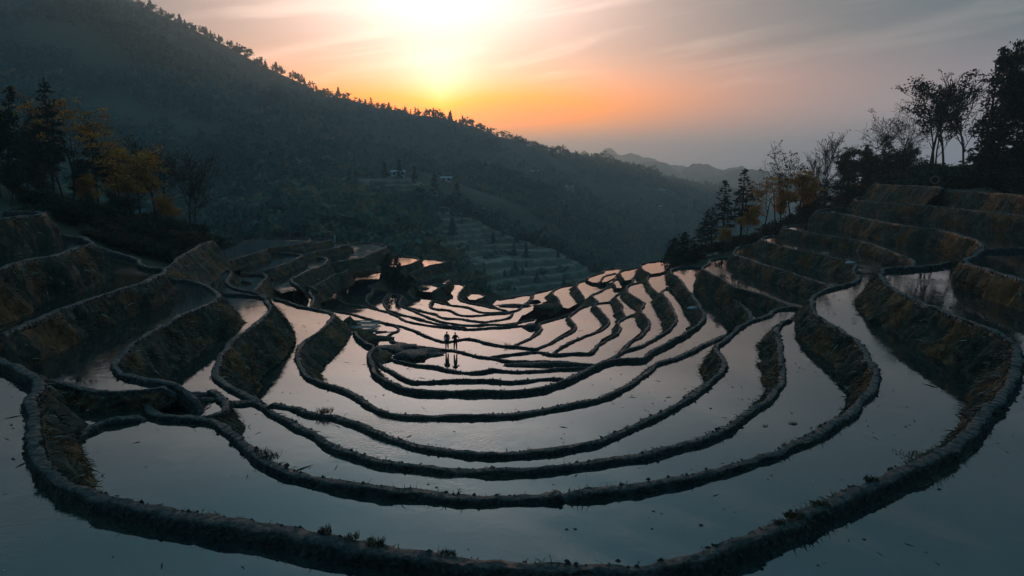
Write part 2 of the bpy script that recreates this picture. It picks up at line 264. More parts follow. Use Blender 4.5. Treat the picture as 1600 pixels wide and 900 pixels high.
bund('F4', -15.00, [540,382, 575,379, 602,384, 592,391, 575,397, 560,404, 545,406, 520,409], [500,405, 510,395], drop=2.2, w=0.29, label='farthest wide bund at the forest edge left of centre')
bund('F7', -17.40, [592,404, 620,400, 647,402, 655,405, 640,412, 620,417], [590,414, 575,408], drop=2.0, w=0.29, label='low far bund beyond the small conifer pair')
bund('F6', -19.00, [606,416, 626,411, 637,415, 640,419, 632,424, 620,429], [606,428, 596,420], drop=2.2, w=0.29, label='bund with a bright tip, right of the small conifer pair')
bund('F8', -18.80, [650,412, 667,404, 695,409, 672,414, 652,421, 640,427], [636,420], drop=2.0, w=0.29, label='straight pale bund in the shade right of the conifer pair')
bund('D1', -17.50, [972,498, 980,494, 990,491, 1002,487], None, drop=0.7, w=0.24, label='tiny cross bund joining two pinched walls on the right')
bund('D2', -18.90, [612,505, 619,509, 622,515, 612,520, 602,527], None, drop=0.7, w=0.24, label='tiny forked bund right of the debris heap')
bund('D3', -9.00, [104,692, 124,678, 150,663, 170,657, 212,650, 238,647], None, drop=0.7, w=0.29, label='short curved bund at the left joining the bottom and second bunds')
bund('D4', -6.0, [1530,389, 1567,388, 1660,388], None, drop=0.7, w=0.29, label='cross bund at the right edge behind the rust brown nose')
bund('D5', -9.35, [318,606, 340,615, 350,628, 342,643, 318,650, 296,653], [288,650, 250,644, 234,632, 230,617, 246,603, 262,601, 290,603], drop=1.5, w=0.26, label='short curved bund closing the weedy pool on the left')
bund('LX', -8.6, [334,375, 317,380, 299,390, 280,401, 271,410, 256,421], None, drop=3.4, w=0.32, batter=0.7, label='steep rust brown bank at the foot of the golden trees')

# ---------------------------------------------------------------- mesh helpers
def mesh_from(name, V, F, mat=None, smooth=True, tint=None, uv=None):
    """V (n,3); F list of index arrays, each (m,3) or (m,4)"""
    V = np.asarray(V, np.float32)
    Fs = [np.asarray(f, np.int32) for f in (F if isinstance(F, list) else [F]) if len(f)]
    me = bpy.data.meshes.new(name)
    me.vertices.add(len(V)); me.vertices.foreach_set('co', V.ravel())
    nl = sum(f.size for f in Fs); npoly = sum(len(f) for f in Fs)
    me.loops.add(nl); me.polygons.add(npoly)
    me.loops.foreach_set('vertex_index', np.concatenate([f.ravel() for f in Fs]))
    tot = np.concatenate([np.full(len(f), f.shape[1], np.int32) for f in Fs])
    me.polygons.foreach_set('loop_start', np.concatenate(([0], np.cumsum(tot)[:-1])).astype(np.int32))
    me.polygons.foreach_set('loop_total', tot)
    me.polygons.foreach_set('use_smooth', np.full(npoly, smooth, bool))
    if tint is not None:
        a = me.attributes.new('tint', 'FLOAT', 'POINT'); a.data.foreach_set('value', np.asarray(tint, np.float32))
    if uv is not None:
        a = me.attributes.new('along', 'FLOAT2', 'POINT'); a.data.foreach_set('vector', np.asarray(uv, np.float32).ravel())
    me.update(calc_edges=True); me.validate()
    if mat: me.materials.append(mat)
    return me
def link(name, me, parent=None, loc=None):
    o = bpy.data.objects.new(name, me); COL.objects.link(o)
    if parent: o.parent = parent
    if loc is not None: o.location = loc
    return o
def tag(o, label=None, cat=None, group=None, kind=None):
    if label: o['label'] = label
    if cat: o['category'] = cat
    if group: o['group'] = group
    if kind: o['kind'] = kind
    return o
def empty(name, loc=(0, 0, 0)):
    o = bpy.data.objects.new(name, None); COL.objects.link(o); o.location = loc
    o.empty_display_size = 0.2
    return o
def hash3(i, j, k):
    n = (i * 374761393 + j * 668265263 + k * 2147483647) & 0xffffffff
    n = ((n ^ (n >> 13)) * 1274126177) & 0xffffffff
    return ((n ^ (n >> 16)) & 0xffff) / 32767.5 - 1.0
def vnoise(P):
    """value noise in -1..1 at points P (n,3)"""
    P = np.asarray(P, np.float64); I = np.floor(P).astype(np.int64); f = P - I; f = f * f * (3 - 2 * f)
    r = 0
    for a in (0, 1):
        for b in (0, 1):
            for c in (0, 1):
                w = (f[:, 0] if a else 1 - f[:, 0]) * (f[:, 1] if b else 1 - f[:, 1]) * (f[:, 2] if c else 1 - f[:, 2])
                r = r + w * hash3(I[:, 0] + a, I[:, 1] + b, I[:, 2] + c)
    return r
def fbm(P, oct=4, gain=0.5):
    r, a = 0, 1.0
    P = np.array(P, np.float64)
    for _ in range(oct):
        r = r + a * vnoise(P); P = P * 2.03 + 17.3; a *= gain
    return r
def grid_faces(nr, nc):
    a = np.arange(nr - 1)[:, None] * nc + np.arange(nc - 1)[None, :]
    a = a.ravel()
    return np.stack((a, a + 1, a + nc + 1, a + nc), 1)
class Soup:
    """collects vertices, faces and a tint value for one mesh"""
    def __init__(self): self.V, self.F3, self.F4, self.T, self.n = [], [], [], [], 0
    def add(self, V, F, t=0.5):
        V = np.asarray(V, np.float32); F = np.asarray(F, np.int64)
        if not len(V): return
        self.V.append(V); (self.F3 if F.shape[1] == 3 else self.F4).append(F + self.n)
        self.T.append(np.broadcast_to(np.asarray(t, np.float32), (len(V),))); self.n += len(V)
    def mesh(self, name, mat, smooth=True):
        F = [np.concatenate(x) for x in (self.F3, self.F4) if x]
        return mesh_from(name, np.concatenate(self.V), F, mat, smooth, np.concatenate(self.T))
def tube(P, R, k=5):
    P = np.asarray(P, float); R = np.asarray(R, float); n = len(P)
    d = np.gradient(P, axis=0); d /= np.linalg.norm(d, axis=1, keepdims=True) + 1e-9
    ref = np.where(np.abs(d[:, 2:3]) > .9, np.array([[1., 0, 0]]), np.array([[0, 0, 1.]]))
    u = np.cross(d, ref); u /= np.linalg.norm(u, axis=1, keepdims=True) + 1e-9
    w = np.cross(d, u)
    a = np.arange(k) * 2 * math.pi / k
    V = (P[:, None, :] + R[:, None, None] * (np.cos(a)[None, :, None] * u[:, None, :] + np.sin(a)[None, :, None] * w[:, None, :])).reshape(-1, 3)
    i = np.arange(n - 1)[:, None] * k + np.arange(k)[None, :]
    j = np.arange(n - 1)[:, None] * k + (np.arange(k)[None, :] + 1) % k
    F = np.stack((i, j, j + k, i + k), 2).reshape(-1, 4)
    return V, F
def lump(r, seed, amp=0.25, sub=2):
    bm = bmesh.new(); bmesh.ops.create_icosphere(bm, subdivisions=sub, radius=1.0)
    V = np.array([v.co[:] for v in bm.verts]); F = np.array([[v.index for v in f.verts] for f in bm.faces]); bm.free()
    V = V * (1 + amp * fbm(V * 1.6 + seed * 7.7, 3))[:, None] * np.asarray(r)
    return V, F
BOXF = np.array([[0, 1, 3, 2], [4, 6, 7, 5], [0, 4, 5, 1], [2, 3, 7, 6], [0, 2, 6, 4], [1, 5, 7, 3]])
def box(c, s, rz=0.0, rx=0.0):
    V = np.array([[x, y, z] for x in (-.5, .5) for y in (-.5, .5) for z in (-.5, .5)]) * np.asarray(s)
    M = np.array(Matrix.Rotation(rz, 3, 'Z') @ Matrix.Rotation(rx, 3, 'X'))
    return V @ M.T + np.asarray(c), BOXF

# ---------------------------------------------------------------- materials
def material(name):
    m = bpy.data.materials.new(name); m.use_nodes = True
    t = NT(m.node_tree); b = m.node_tree.nodes['Principled BSDF']
    t.b = b
    t.co = t.n.new('ShaderNodeTexCoord').outputs['Object']
    t.pos = t.n.new('ShaderNodeNewGeometry').outputs['Position']
    return m, t, b
def attr(t, name):
    n = t.n.new('ShaderNodeAttribute'); n.attribute_name = name
    return n.outputs
def simple(name, col, rough=0.8, spec=0.3, var=0.25, scale=6.0, bump=0.0):
    m, t, b = material(name)
    f = t.noise(t.pos, scale, 5, 0.6)
    lo = tuple(c * (1 - var) for c in col); hi = tuple(c * (1 + var) for c in col)
    t.l.new(t.ramp(f, [(0.3, lo), (0.7, hi)]), b.inputs['Base Color'])
    b.inputs['Roughness'].default_value = rough; b.inputs['Specular IOR Level'].default_value = spec
    if bump: t.l.new(t.bump(f, bump, 0.05), b.inputs['Normal'])
    return m
M = {}
# plastered mud on top of the bunds: cross ridges left by the hoe, moist sheen, shade painted on the outer side
m, t, b = material('bund_mud'); M['mud'] = m
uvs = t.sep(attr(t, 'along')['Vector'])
shaded = t.sstep(uvs[1], .12, .36)
w = t.m('SINE', t.m('ADD', t.m('MULTIPLY', uvs[0], 19.0), t.m('MULTIPLY', t.noise(t.pos, 1.7, 3), 14.0)))
n1 = t.noise(t.pos, 9.0, 6, 0.62)
n2 = t.noise(t.pos, 0.9, 4, 0.55)
c = t.ramp(n1, [(0.28, (.017, .019, .019)), (0.55, (.054, .060, .059)), (0.8, (.18, .175, .160))])
straw = t.sstep(t.noise(t.pos, 21.0, 4, 0.7), 0.66, 0.74)
c = t.mix(t.m('MULTIPLY', straw, t.sstep(n2, 0.45, 0.6)), c, (.26, .16, .075))
c = t.mix(shaded, t.v('SCALE', c, scale=.45), c)  # lower outer side darkened in the colour to stand in for shade
t.l.new(c, b.inputs['Base Color'])
t.l.new(t.ramp(n2, [(0.3, (.38,) * 3), (0.7, (.70,) * 3)]), b.inputs['Roughness'])
t.l.new(t.bump(t.m('ADD', t.m('MULTIPLY', w, .55), t.m('MULTIPLY', n1, 1.5)), 0.9, 0.07), b.inputs['Normal'])
b.inputs['Specular IOR Level'].default_value = 0.4
# earth faces of the terrace walls
m, t, b = material('terrace_earth'); M['earth'] = m
n1 = t.noise(t.v('MULTIPLY', t.pos, (1.0, 1.0, 0.45)), 3.4, 7, 0.66)
n2 = t.noise(t.pos, 0.35, 4, 0.6)
c = t.ramp(n1, [(0.25, (.012, .013, .012)), (0.5, (.052, .043, .032)), (0.75, (.21, .15, .095))])
c = t.mix(t.sstep(n2, 0.45, 0.62), c, t.ramp(n1, [(0.3, (.07, .027, .009)), (0.75, (.34, .14, .042))]))
c = t.mix(t.m('MULTIPLY', t.sstep(n2, 0.5, 0.34), .7), c, (.022, .030, .018))
t.l.new(c, b.inputs['Base Color']); b.inputs['Roughness'].default_value = 0.9
t.l.new(t.bump(n1, 0.9, 0.16), b.inputs['Normal'])
# dead grass, straw and weeds
m, t, b = material('dry_grass'); M['grass'] = m
tv = attr(t, 'tint')['Fac']
t.l.new(t.ramp(tv, [(0.0, (.020, .028, .014)), (0.35, (.045, .042, .020)), (0.6, (.12, .060, .022)), (0.85, (.20, .105, .040)), (0.96, (.24, .15, .07)), (1.0, (.42, .42, .38))]), b.inputs['Base Color'])  # palest stop also paints the glints on the walls
b.inputs['Roughness'].default_value = 0.7
# flooded terraces: still muddy water with a skin of ripples
m, t, b = material('paddy_water'); M['water'] = m
big = t.noise(t.pos, 0.11, 4, 0.55)
mid = t.noise(t.v('MULTIPLY', t.pos, (1.0, 1.0, 1.0)), 0.9, 5, 0.6, dist=0.8)
rip = t.noise(t.v('MULTIPLY', t.pos, (1.0, 1.6, 1.0)), 5.0, 3, 0.5, dist=0.4)
patch = t.sstep(big, 0.55, 0.72)
t.l.new(t.mix(t.sstep(big, .46, .62), t.ramp(mid, [(0.35, (.014, .022, .024)), (0.65, (.026, .032, .031))]), t.ramp(mid, [(0.35, (.024, .026, .023)), (0.7, (.060, .056, .046))])), b.inputs['Base Color'])
t.l.new(t.m('ADD', 0.02, t.m('MULTIPLY', t.m('MULTIPLY', t.sstep(mid, .42, .7), t.sstep(big, .4, .65)), .13)), b.inputs['Roughness'])
b.inputs['IOR'].default_value = 2.75
h = t.m('ADD', t.m('MULTIPLY', mid, .40), t.m('MULTIPLY', t.m('MULTIPLY', rip, patch), 1.8))
t.l.new(t.bump(h, 0.085, 0.12), b.inputs['Normal'])
# ground: forest floor, soil, old terraces
m, t, b = material('ground'); M['ground'] = m
n1 = t.noise(t.pos, 0.22, 7, 0.66); n2 = t.noise(t.pos, 0.02, 4, 0.55)
c = t.ramp(n1, [(0.3, (.022, .032, .022)), (0.55, (.045, .052, .032)), (0.75, (.075, .068, .042))])
dry = attr(t, 'tint')['Fac']
c = t.mix(dry, c, t.ramp(n1, [(0.3, (.15, .12, .10)), (0.7, (.38, .30, .23))]))
t.l.new(c, b.inputs['Base Color']); b.inputs['Roughness'].default_value = 0.95
t.l.new(t.bump(n1, 0.8, 0.6), b.inputs['Normal'])
# foliage
def leafmat(name, stops):
    m, t, b = material(name)
    t.l.new(t.ramp(attr(t, 'tint')['Fac'], stops), b.inputs['Base Color'])
    b.inputs['Roughness'].default_value = 0.65; b.inputs['Specular IOR Level'].default_value = 0.25
    tr = t.n.new('ShaderNodeBsdfTranslucent'); mx = t.n.new('ShaderNodeMixShader'); mx.inputs[0].default_value = 0.35
    t.l.new(t.ramp(attr(t, 'tint')['Fac'], stops), tr.inputs['Color'])
    out = t.n['Material Output']
    t.l.new(b.outputs[0], mx.inputs[1]); t.l.new(tr.outputs[0], mx.inputs[2]); t.l.new(mx.outputs[0], out.inputs['Surface'])
    return m
M['needle'] = leafmat('fir_needles', [(0, (.008, .016, .012)), (.6, (.018, .030, .018)), (1, (.040, .050, .024))])
M['leaf'] = leafmat('dark_leaves', [(0, (.010, .020, .012)), (.6, (.026, .038, .018)), (1, (.060, .062, .026))])
M['gold'] = leafmat('golden_leaves', [(0, (.30, .10, .012)), (.5, (.66, .265, .03)), (1, (.84, .46, .09))])
M['rust'] = leafmat('rusty_leaves', [(0, (.030, .026, .012)), (.5, (.085, .045, .018)), (1, (.17, .085, .03))])
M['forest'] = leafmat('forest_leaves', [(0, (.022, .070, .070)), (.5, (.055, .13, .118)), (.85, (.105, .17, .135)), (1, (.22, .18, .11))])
M['bark'] = simple('bark', (.030, .026, .022), 0.9, 0.2, 0.4, 8, 0.5)

# ---------------------------------------------------------------- lie of the land
def catmull(P, step):
    P = np.asarray(P, float); out = []
    Q = np.vstack((2 * P[0] - P[1], P, 2 * P[-1] - P[-2]))
    for i in range(1, len(Q) - 2):
        p0, p1, p2, p3 = Q[i - 1:i + 3]
        # centripetal
        t0 = 0.0; t1 = t0 + np.linalg.norm(p1 - p0) ** .5 + 1e-6; t2 = t1 + np.linalg.norm(p2 - p1) ** .5 + 1e-6; t3 = t2 + np.linalg.norm(p3 - p2) ** .5 + 1e-6
        for t in np.linspace(t1, t2, max(2, int(np.linalg.norm(p2 - p1) / 0.12)), endpoint=False):
            a1 = (t1 - t) / (t1 - t0) * p0 + (t - t0) / (t1 - t0) * p1
            a2 = (t2 - t) / (t2 - t1) * p1 + (t - t1) / (t2 - t1) * p2
            a3 = (t3 - t) / (t3 - t2) * p2 + (t - t2) / (t3 - t2) * p3
            b1 = (t2 - t) / (t2 - t0) * a1 + (t - t0) / (t2 - t0) * a2
            b2 = (t3 - t) / (t3 - t1) * a2 + (t - t1) / (t3 - t1) * a3
            out.append((t2 - t) / (t2 - t1) * b1 + (t - t1) / (t2 - t1) * b2)
    out.append(P[-1]); out = np.array(out)
    s = np.concatenate(([0], np.cumsum(np.linalg.norm(np.diff(out, axis=0), axis=1))))
    n = max(3, int(s[-1] / step)); q = np.linspace(0, s[-1], n + 1)
    return np.stack([np.interp(q, s, out[:, k]) for k in range(2)], 1), q
for b_ in B.values():
    P = np.array([on_level(x, y, b_['z'])[:2] for x, y in b_['pts']])
    d = np.median(np.linalg.norm(P, axis=1))
    b_['step'] = 0.16 if d < 35 else (0.24 if d < 70 else 0.36)
    b_['line'], b_['s'] = catmull(P, b_['step'])
ctl = []
for b_ in B.values():
    k = max(1, int(4.5 / b_['step']))
    for x, y in b_['line'][::k]: ctl.append((x, y, b_['z'] - (5.0 if b_['label'].startswith(('far', 'oval', 'pointed', 'low far', 'straight pale')) else 3.3)))
def cp(*a):
    for i in range(0, len(a), 3): ctl.append(tuple(at_depth(a[i], a[i + 1], a[i + 2])))
ctl += [(0, 6, -11), (-15, 5, -10), (15, 5, -10), (0, -40, -9), (-40, -20, -6), (40, -20, -6), (-60, 20, -3), (45, 12, -6), (60, 30, -3)]
# right slope above the terraces and the grove's headland
cp(1466,284,106, 1530,279,97, 1600,272,88, 1700,240,80, 1800,160,72, 1900,200,60, 1800,300,60,
   1060,412,124, 1090,404,120, 1140,394,117, 1190,374,121, 1250,352,124, 1320,324,131, 1370,300,142, 1420,286,140, 1466,262,128, 1560,225,120, 1700,160,110)
ctl += [(75, 175, -34), (45, 165, -40), (110, 190, -22), (150, 220, -15), (160, 120, 22), (220, 150, 40)]
# left knoll
cp(90,362,66, 140,372,70, 170,382,73, 210,392,80, 250,400,84, 290,384,92, 325,374,99, 150,345,80, 60,325,70, 0,320,64, -100,300,60,
   230,368,92, 280,366,100, 100,330,90, -200,200,80, 30,300,100)
ctl += [(-75, 130, -18), (-55, 140, -20), (-110, 120, -8), (-90, 165, -26)]
# the brink and the gorge behind it
ctl += [(-40, 148, -24), (-20, 146, -30), (0, 142, -34), (20, 142, -34), (40, 150, -34), (-30, 170, -34), (0, 172, -48), (35, 180, -52), (10, 205, -54), (60, 230, -66), (100, 300, -80)]
n_near = len(ctl)
# opposite side: forest slope, terraced spur, far ridges
cp(400,372,190, 500,372,188, 600,398,196, 680,432,204, 450,330,255, 550,330,252, 350,345,225, 640,350,240, 400,285,330, 500,276,340, 600,262,400, 660,268,420, 700,286,400, 750,268,520, 800,270,560,
   800,452,232, 880,440,244, 925,424,262, 910,404,276, 870,384,286, 830,364,298, 790,348,306, 760,336,312, 720,322,318, 690,310,324, 640,292,334, 600,276,346, 715,400,258, 750,440,228, 820,405,258, 760,385,278,
   960,410,420, 1000,405,470, 1050,380,560, 1100,355,660, 950,360,600, 1000,338,700, 1080,325,820, 900,315,700, 850,296,640, 930,330,640, 1120,345,760,
   100,285,300, 200,265,330, 300,250,345, 0,205,330, 100,135,420, 200,115,460, 300,160,450, 0,65,450, 100,25,500, -150,60,430, -150,-60,520,
   165,6,545, 205,25,550, 240,50,555, 300,98,555, 345,142,545, 400,190,520, 460,235,480, 540,262,430,
   330,95,760, 400,135,770, 450,165,750, 520,195,720, 600,215,700, 680,222,760)
SKY = [(120,-30,800), (165,0,810), (215,20,820), (250,35,820), (300,55,820), (350,80,820), (400,102,820), (430,110,820), (470,130,825), (510,152,830), (560,168,840), (620,178,850), (660,186,865), (690,195,880), (725,207,900), (760,220,930), (800,237,980), (840,246,1010), (880,255,1050), (940,257,1100), (970,268,1130), (1000,279,1150), (1040,289,1200), (1080,297,1220), (1110,312,1240), (1128,338,1250)]
for a in SKY:
    cp(*a); p = at_depth(*a)
    ctl.append((p[0] * 1.12, p[1] * 1.12, p[2] - 45)); ctl.append((p[0] * 1.3, p[1] * 1.3, p[2] - 140))
ctl += [(400, 1300, -150), (700, 1000, -90), (900, 1600, -150), (0, 2200, -160), (-900, 2200, 0), (900, 2600, -160), (-1200, 900, 200), (-700, 500, 170), (-900, 200, 150), (-300, 100, 40), (-350, 300, 60), (300, 500, -95), (420, 700, -100), (300, 300, 0), (500, 400, 60), (700, 500, 120), (500, 100, 90)]
# keep the valley open behind the spur
ctl += [(62, 330, -78), (95, 400, -92), (140, 520, -98), (40, 380, -62)]
ctl = np.array(ctl)
def _solve():
    n = len(ctl); X = ctl[:, :2] / 100
    A = -np.linalg.norm(X[:, None] - X[None], axis=2) + np.eye(n) * 0.02
    Pm = np.hstack((np.ones((n, 1)), X))
    S = np.zeros((n + 3, n + 3)); S[:n, :n] = A; S[:n, n:] = Pm; S[n:, :n] = Pm.T
    return np.linalg.solve(S, np.concatenate((ctl[:, 2], np.zeros(3))))
COEF = _solve()
def Hraw(x, y):
    X = np.stack((np.ravel(x), np.ravel(y)), 1) / 100; out = np.empty(len(X)); C = ctl[:, :2] / 100; n = len(C)
    for i in range(0, len(X), 20000):
        q = X[i:i + 20000]
        D = np.sqrt(((q[:, None, :] - C[None]) ** 2).sum(2))
        out[i:i + 20000] = -D @ COEF[:n] + COEF[n] + q @ COEF[n + 1:]
    return out
SPUR = [on for on in ((685, 308), (760, 332), (830, 358), (905, 398), (928, 420), (885, 446), (800, 456), (745, 446), (712, 402), (690, 350))]
def inside(px, py, poly):
    r = np.zeros(len(px), bool); n = len(poly)
    for i in range(n):
        (x1, y1), (x2, y2) = poly[i], poly[i - 1]
        c = ((y1 > py) != (y2 > py)) & (px < (x2 - x1) * (py - y1) / (y2 - y1 + 1e-9) + x1)
        r ^= c
    return r
def project(P):
    P = np.asarray(P); f = P[:, 1] * CP - P[:, 2] * SP; u = P[:, 1] * SP + P[:, 2] * CP
    f = np.where(f < 0.1, 0.1, f)
    return 800 + 1067 * P[:, 0] / f, 450 - 1067 * u / f
SPUR_XY = [on_p for on_p in ((-36, 318), (-12, 314), (8, 300), (28, 278), (36, 262), (26, 240), (0, 226), (-14, 226), (-26, 258), (-36, 300))]
SPUR2_XY = [(-75, 372), (-30, 352), (-26, 330), (-60, 322), (-84, 345)]
def height(x, y):
    x = np.ravel(np.asarray(x, float)); y = np.ravel(np.asarray(y, float))
    h = Hraw(x, y)
    far = np.clip((np.hypot(x, y) - 150) / 250, 0, 1)
    near = np.clip((np.hypot(x, y - 70) - 70) / 40, 0, 1)
    P = np.stack((x, y, x * 0), 1)
    h = h + far * (fbm(P / 90, 4) * 9 + fbm(P / 22, 3) * 1.8) + near * fbm(P / 7, 3) * .35
    gl = np.clip((y - 210) / 120, 0, 1) * np.clip((700 - y) / 150, 0, 1) * (x < 60)
    rg = 1 - np.abs(vnoise(np.stack((x / 70 + y / 260, y / 190, x * 0 + 4.2), 1)))
    h = h - gl * 13 * rg ** 3
    h = np.minimum(h, 214 + 4 * np.tanh((h - 214) / 20))
    terr = inside(x, y, SPUR_XY) | inside(x, y, SPUR2_XY)
    st = 2.0; q = h / st + fbm(P / 30, 2) * .25 + fbm(P / 9, 2) * .10; fl = np.floor(q); fr = q - fl
    hs = (fl + np.clip((fr - .80) / .20, 0, 1)) * st
    return np.where(terr, hs - fbm(P / 30, 2) * .25 * st, h), np.where(terr, .30 + .70 * ((fr > .02) & (fr < .30)), 0.0)
def spaced(a, b, s0, s1):
    n = max(2, int(2 * abs(b - a) / (s0 + s1))); t = np.linspace(0, 1, n + 1)
    r = s1 / s0
    g = (np.power(r, t) - 1) / (r - 1) if abs(r - 1) > 1e-3 else t
    return a + (b - a) * g
xs = np.concatenate((spaced(-60, -1900, 1.6, 60)[::-1], np.arange(-60, 60, 1.5)[1:-1], spaced(60, 1900, 1.6, 60)))
ys = np.concatenate((np.arange(-120, 0, 6), np.arange(0, 205, 1.7), np.arange(205, 360, 1.1), spaced(360, 4200, 2.2, 90)))
GX, GY = np.meshgrid(xs, ys)
GZ, GT = height(GX, GY)
ground = link('ground', mesh_from('ground', np.stack((GX.ravel(), GY.ravel(), GZ), 1), grid_faces(len(ys), len(xs)), M['ground'], True, GT))
tag(ground, kind='structure')
def ground_z(x, y): return float(height([x], [y])[0][0])
# far blue ranges
def far_range(pts, Y, depth, rough):
    P = np.array([at_depth(px, py, Y) for px, py in pts]); x = np.linspace(P[0, 0], P[-1, 0], 240); z = np.interp(x, P[:, 0], P[:, 2])
    z = z + fbm(np.stack((x / (Y * .02), x * 0 + Y, x * 0), 1), 5, .55) * rough * np.clip((z + 160) / 60, 0, 1)
    rows = []
    for k in range(9):
        u = k / 8 * 2 - 1; prof = 1 - abs(u) ** 1.2
        yy = Y + u * depth
        zz = -170 + (z + 170) * prof + fbm(np.stack((x / 260, x * 0 + k * 3.1, x * 0 + Y), 1), 3) * 22 * (abs(u) > .05)
        rows.append(np.stack((x, np.full_like(x, yy), zz), 1))
    o = link('hills', mesh_from('hills', np.concatenate(rows), grid_faces(9, 240), M['ground'], True, np.zeros(9 * 240)))
    return tag(o, kind='structure')
far_range([(900, 276), (925, 248), (945, 236), (965, 239), (985, 236), (1005, 248), (1030, 250), (1060, 262), (1100, 268), (1160, 276), (1250, 282)], 3300, 600, 14)
far_range([(960, 286), (990, 261), (1010, 254), (1035, 258), (1060, 268), (1085, 254), (1105, 252), (1130, 266), (1160, 260), (1200, 270), (1280, 278), (1400, 282)], 2500, 420, 11)
far_range([(1040, 310), (1080, 286), (1110, 276), (1140, 272), (1165, 266), (1200, 270), (1260, 280), (1400, 290), (1600, 290)], 1900, 320, 9)

# ---------------------------------------------------------------- terraces: bunds, walls, water
VIEW0 = np.array((0., 0.))
def normals2(L):
    d = np.gradient(L, axis=0); d /= np.linalg.norm(d, axis=1, keepdims=True) + 1e-9
    return np.stack((-d[:, 1], d[:, 0]), 1)        # left hand: the falling side
def blades(P, D, L, Wd, t):
    """thin bent blades: P roots, D directions, L lengths"""
    n = len(P); side = np.cross(D, RNG.normal(size=(n, 3))); side /= np.linalg.norm(side, axis=1, keepdims=True) + 1e-9
    tip = P + D * L[:, None] + np.array((0, 0, -1.)) * (L * .22)[:, None]
    mid = P + D * (L * .55)[:, None]
    V = np.stack((P - side * Wd[:, None], P + side * Wd[:, None], mid + side * (Wd * .7)[:, None], mid - side * (Wd * .7)[:, None], tip), 1).reshape(-1, 3)
    i = np.arange(n) * 5
    return V, np.stack((i, i + 1, i + 2, i + 3), 1), np.stack((i + 3, i + 2, i + 4), 1), np.repeat(t, 5)
OCT_V = np.array([[1, 0, 0], [-1, 0, 0], [0, 1, 0], [0, -1, 0], [0, 0, 1], [0, 0, -1]], float)
OCT_F = np.array([[0, 2, 4], [2, 1, 4], [1, 3, 4], [3, 0, 4], [2, 0, 5], [1, 2, 5], [3, 1, 5], [0, 3, 5]])
WATERS = []
for name, b_ in B.items():
    L, s, z, w, drop, bat = b_['line'], b_['s'], b_['z'], b_['w'], b_['drop'], b_['batter']
    n = len(L); Nn = normals2(L); dist = np.linalg.norm(L, axis=1)
    for _ in range(3):                                  # soften normals on tight hooks
        Nn[1:-1] = Nn[:-2] + 2 * Nn[1:-1] + Nn[2:]; Nn /= np.linalg.norm(Nn, axis=1, keepdims=True)
    o = empty('terrace_bund', (*L[n // 2], z)); org = np.array((*L[n // 2], z))
    tag(o, b_['label'], 'bund', 'earth bunds of the flooded terraces')
    P3 = np.stack((L[:, 0], L[:, 1], np.full(n, z)), 1)
    wob = fbm(P3 / 1.3 + 5, 3) * .10; wid = w * (1 + .34 * fbm(P3 / 1.6, 3)); hz = fbm(P3 / 2.2 + 9, 3) * .05 + fbm(P3 / .45 + 3, 2) * .028
    end = np.minimum(s, s[-1] - s); hz = hz - .35 * np.clip(1 - end / .5, 0, 1)
    if name == 'L2': hz = hz - .85 * np.clip(1 - (s[-1] - s) / 1.6, 0, 1) ** 1.3
    if name == 'R2':
        q = on_level(885, 773, z)[:2]; hz = hz - .15 * np.exp(-(np.linalg.norm(L - q, axis=1) / .11) ** 2)
    hs = 1.0 if w > .3 else .72
    prof = [(-.5, -.65, .16), (-.5, -.34, .07), (-.5, -.13, .02), (-.49, -.035, .005), (-.44, 0.0, 0), (-.2, .012, 0), (.1, .015, 0), (.40, .004, 0), (.48, -.02, 0), (.5, -.08, .01), (.5, -.20, .04)]
    C = np.empty((n, len(prof), 3))
    for k, (a, h, ex) in enumerate(prof):
        off = wob + a * wid + math.copysign(ex, a)
        jit = fbm(P3 / .33 + k * 11.7, 2) * (.035 if 2 < k < 8 else .055)
        C[:, k, :2] = L + Nn * (off + jit)[:, None]
        C[:, k, 2] = z + h * hs + hz + fbm(P3 / .28 + k * 5.3, 2) * .028
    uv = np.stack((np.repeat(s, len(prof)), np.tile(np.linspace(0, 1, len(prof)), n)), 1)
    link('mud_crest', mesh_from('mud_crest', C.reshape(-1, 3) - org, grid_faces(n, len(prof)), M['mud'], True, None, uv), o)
    # the earth face below it, slumped and fluted
    rows = 15 if np.median(dist) < 45 else 10
    Wl = np.empty((n, rows, 3)); taper = .45 + .55 * np.clip(end / 1.3, 0, 1)
    for k in range(rows):
        u = k / (rows - 1); hgt = -.14 * hs - (drop - .14) * u * taper
        flute = fbm(np.stack((s / .7, np.full(n, u * .9), np.full(n, z)), 1), 3) * .16 * math.sin(math.pi * min(u * 1.2, 1) * .85 + .15)
        bulge = fbm(np.stack((s / 3.2, np.full(n, u * 1.4), np.full(n, z + 3)), 1), 2) * .22 * u
        rag = fbm(np.stack((s / .26, np.full(n, k * .55), np.full(n, z + 8)), 1), 3) * .10 * min(1, u * 5)
        off = wob + .5 * wid + .02 + bat * (-hgt - .14) + flute * 1.9 + bulge * 1.5 + rag * 1.5
        Wl[:, k, :2] = L + Nn * off[:, None]
        Wl[:, k, 2] = z + hgt + hz * (1 - u) + fbm(np.stack((s / .5, np.full(n, k * 3.3), np.full(n, z)), 1), 2) * .07
    link('earth_wall', mesh_from('earth_wall', Wl.reshape(-1, 3) - org, grid_faces(n, rows), M['earth'], True), o)
    # straw, roots and weeds on the face, clods and stubble along both lips of the crest
    md = float(np.median(dist)); dens = 110 if md < 45 else (50 if md < 75 else 20); bl = 1.0 if md < 35 else (1.25 if md < 70 else 1.6)
    nb = int(s[-1] * drop * dens); ii = RNG.integers(0, n - 1, nb); kk = RNG.random(nb) * (rows - 2)
    k0 = kk.astype(int); f = (kk - k0)[:, None]
    root = Wl[ii, k0] * (1 - f) + Wl[ii, k0 + 1] * f
    clump = fbm(root / 1.3, 2)
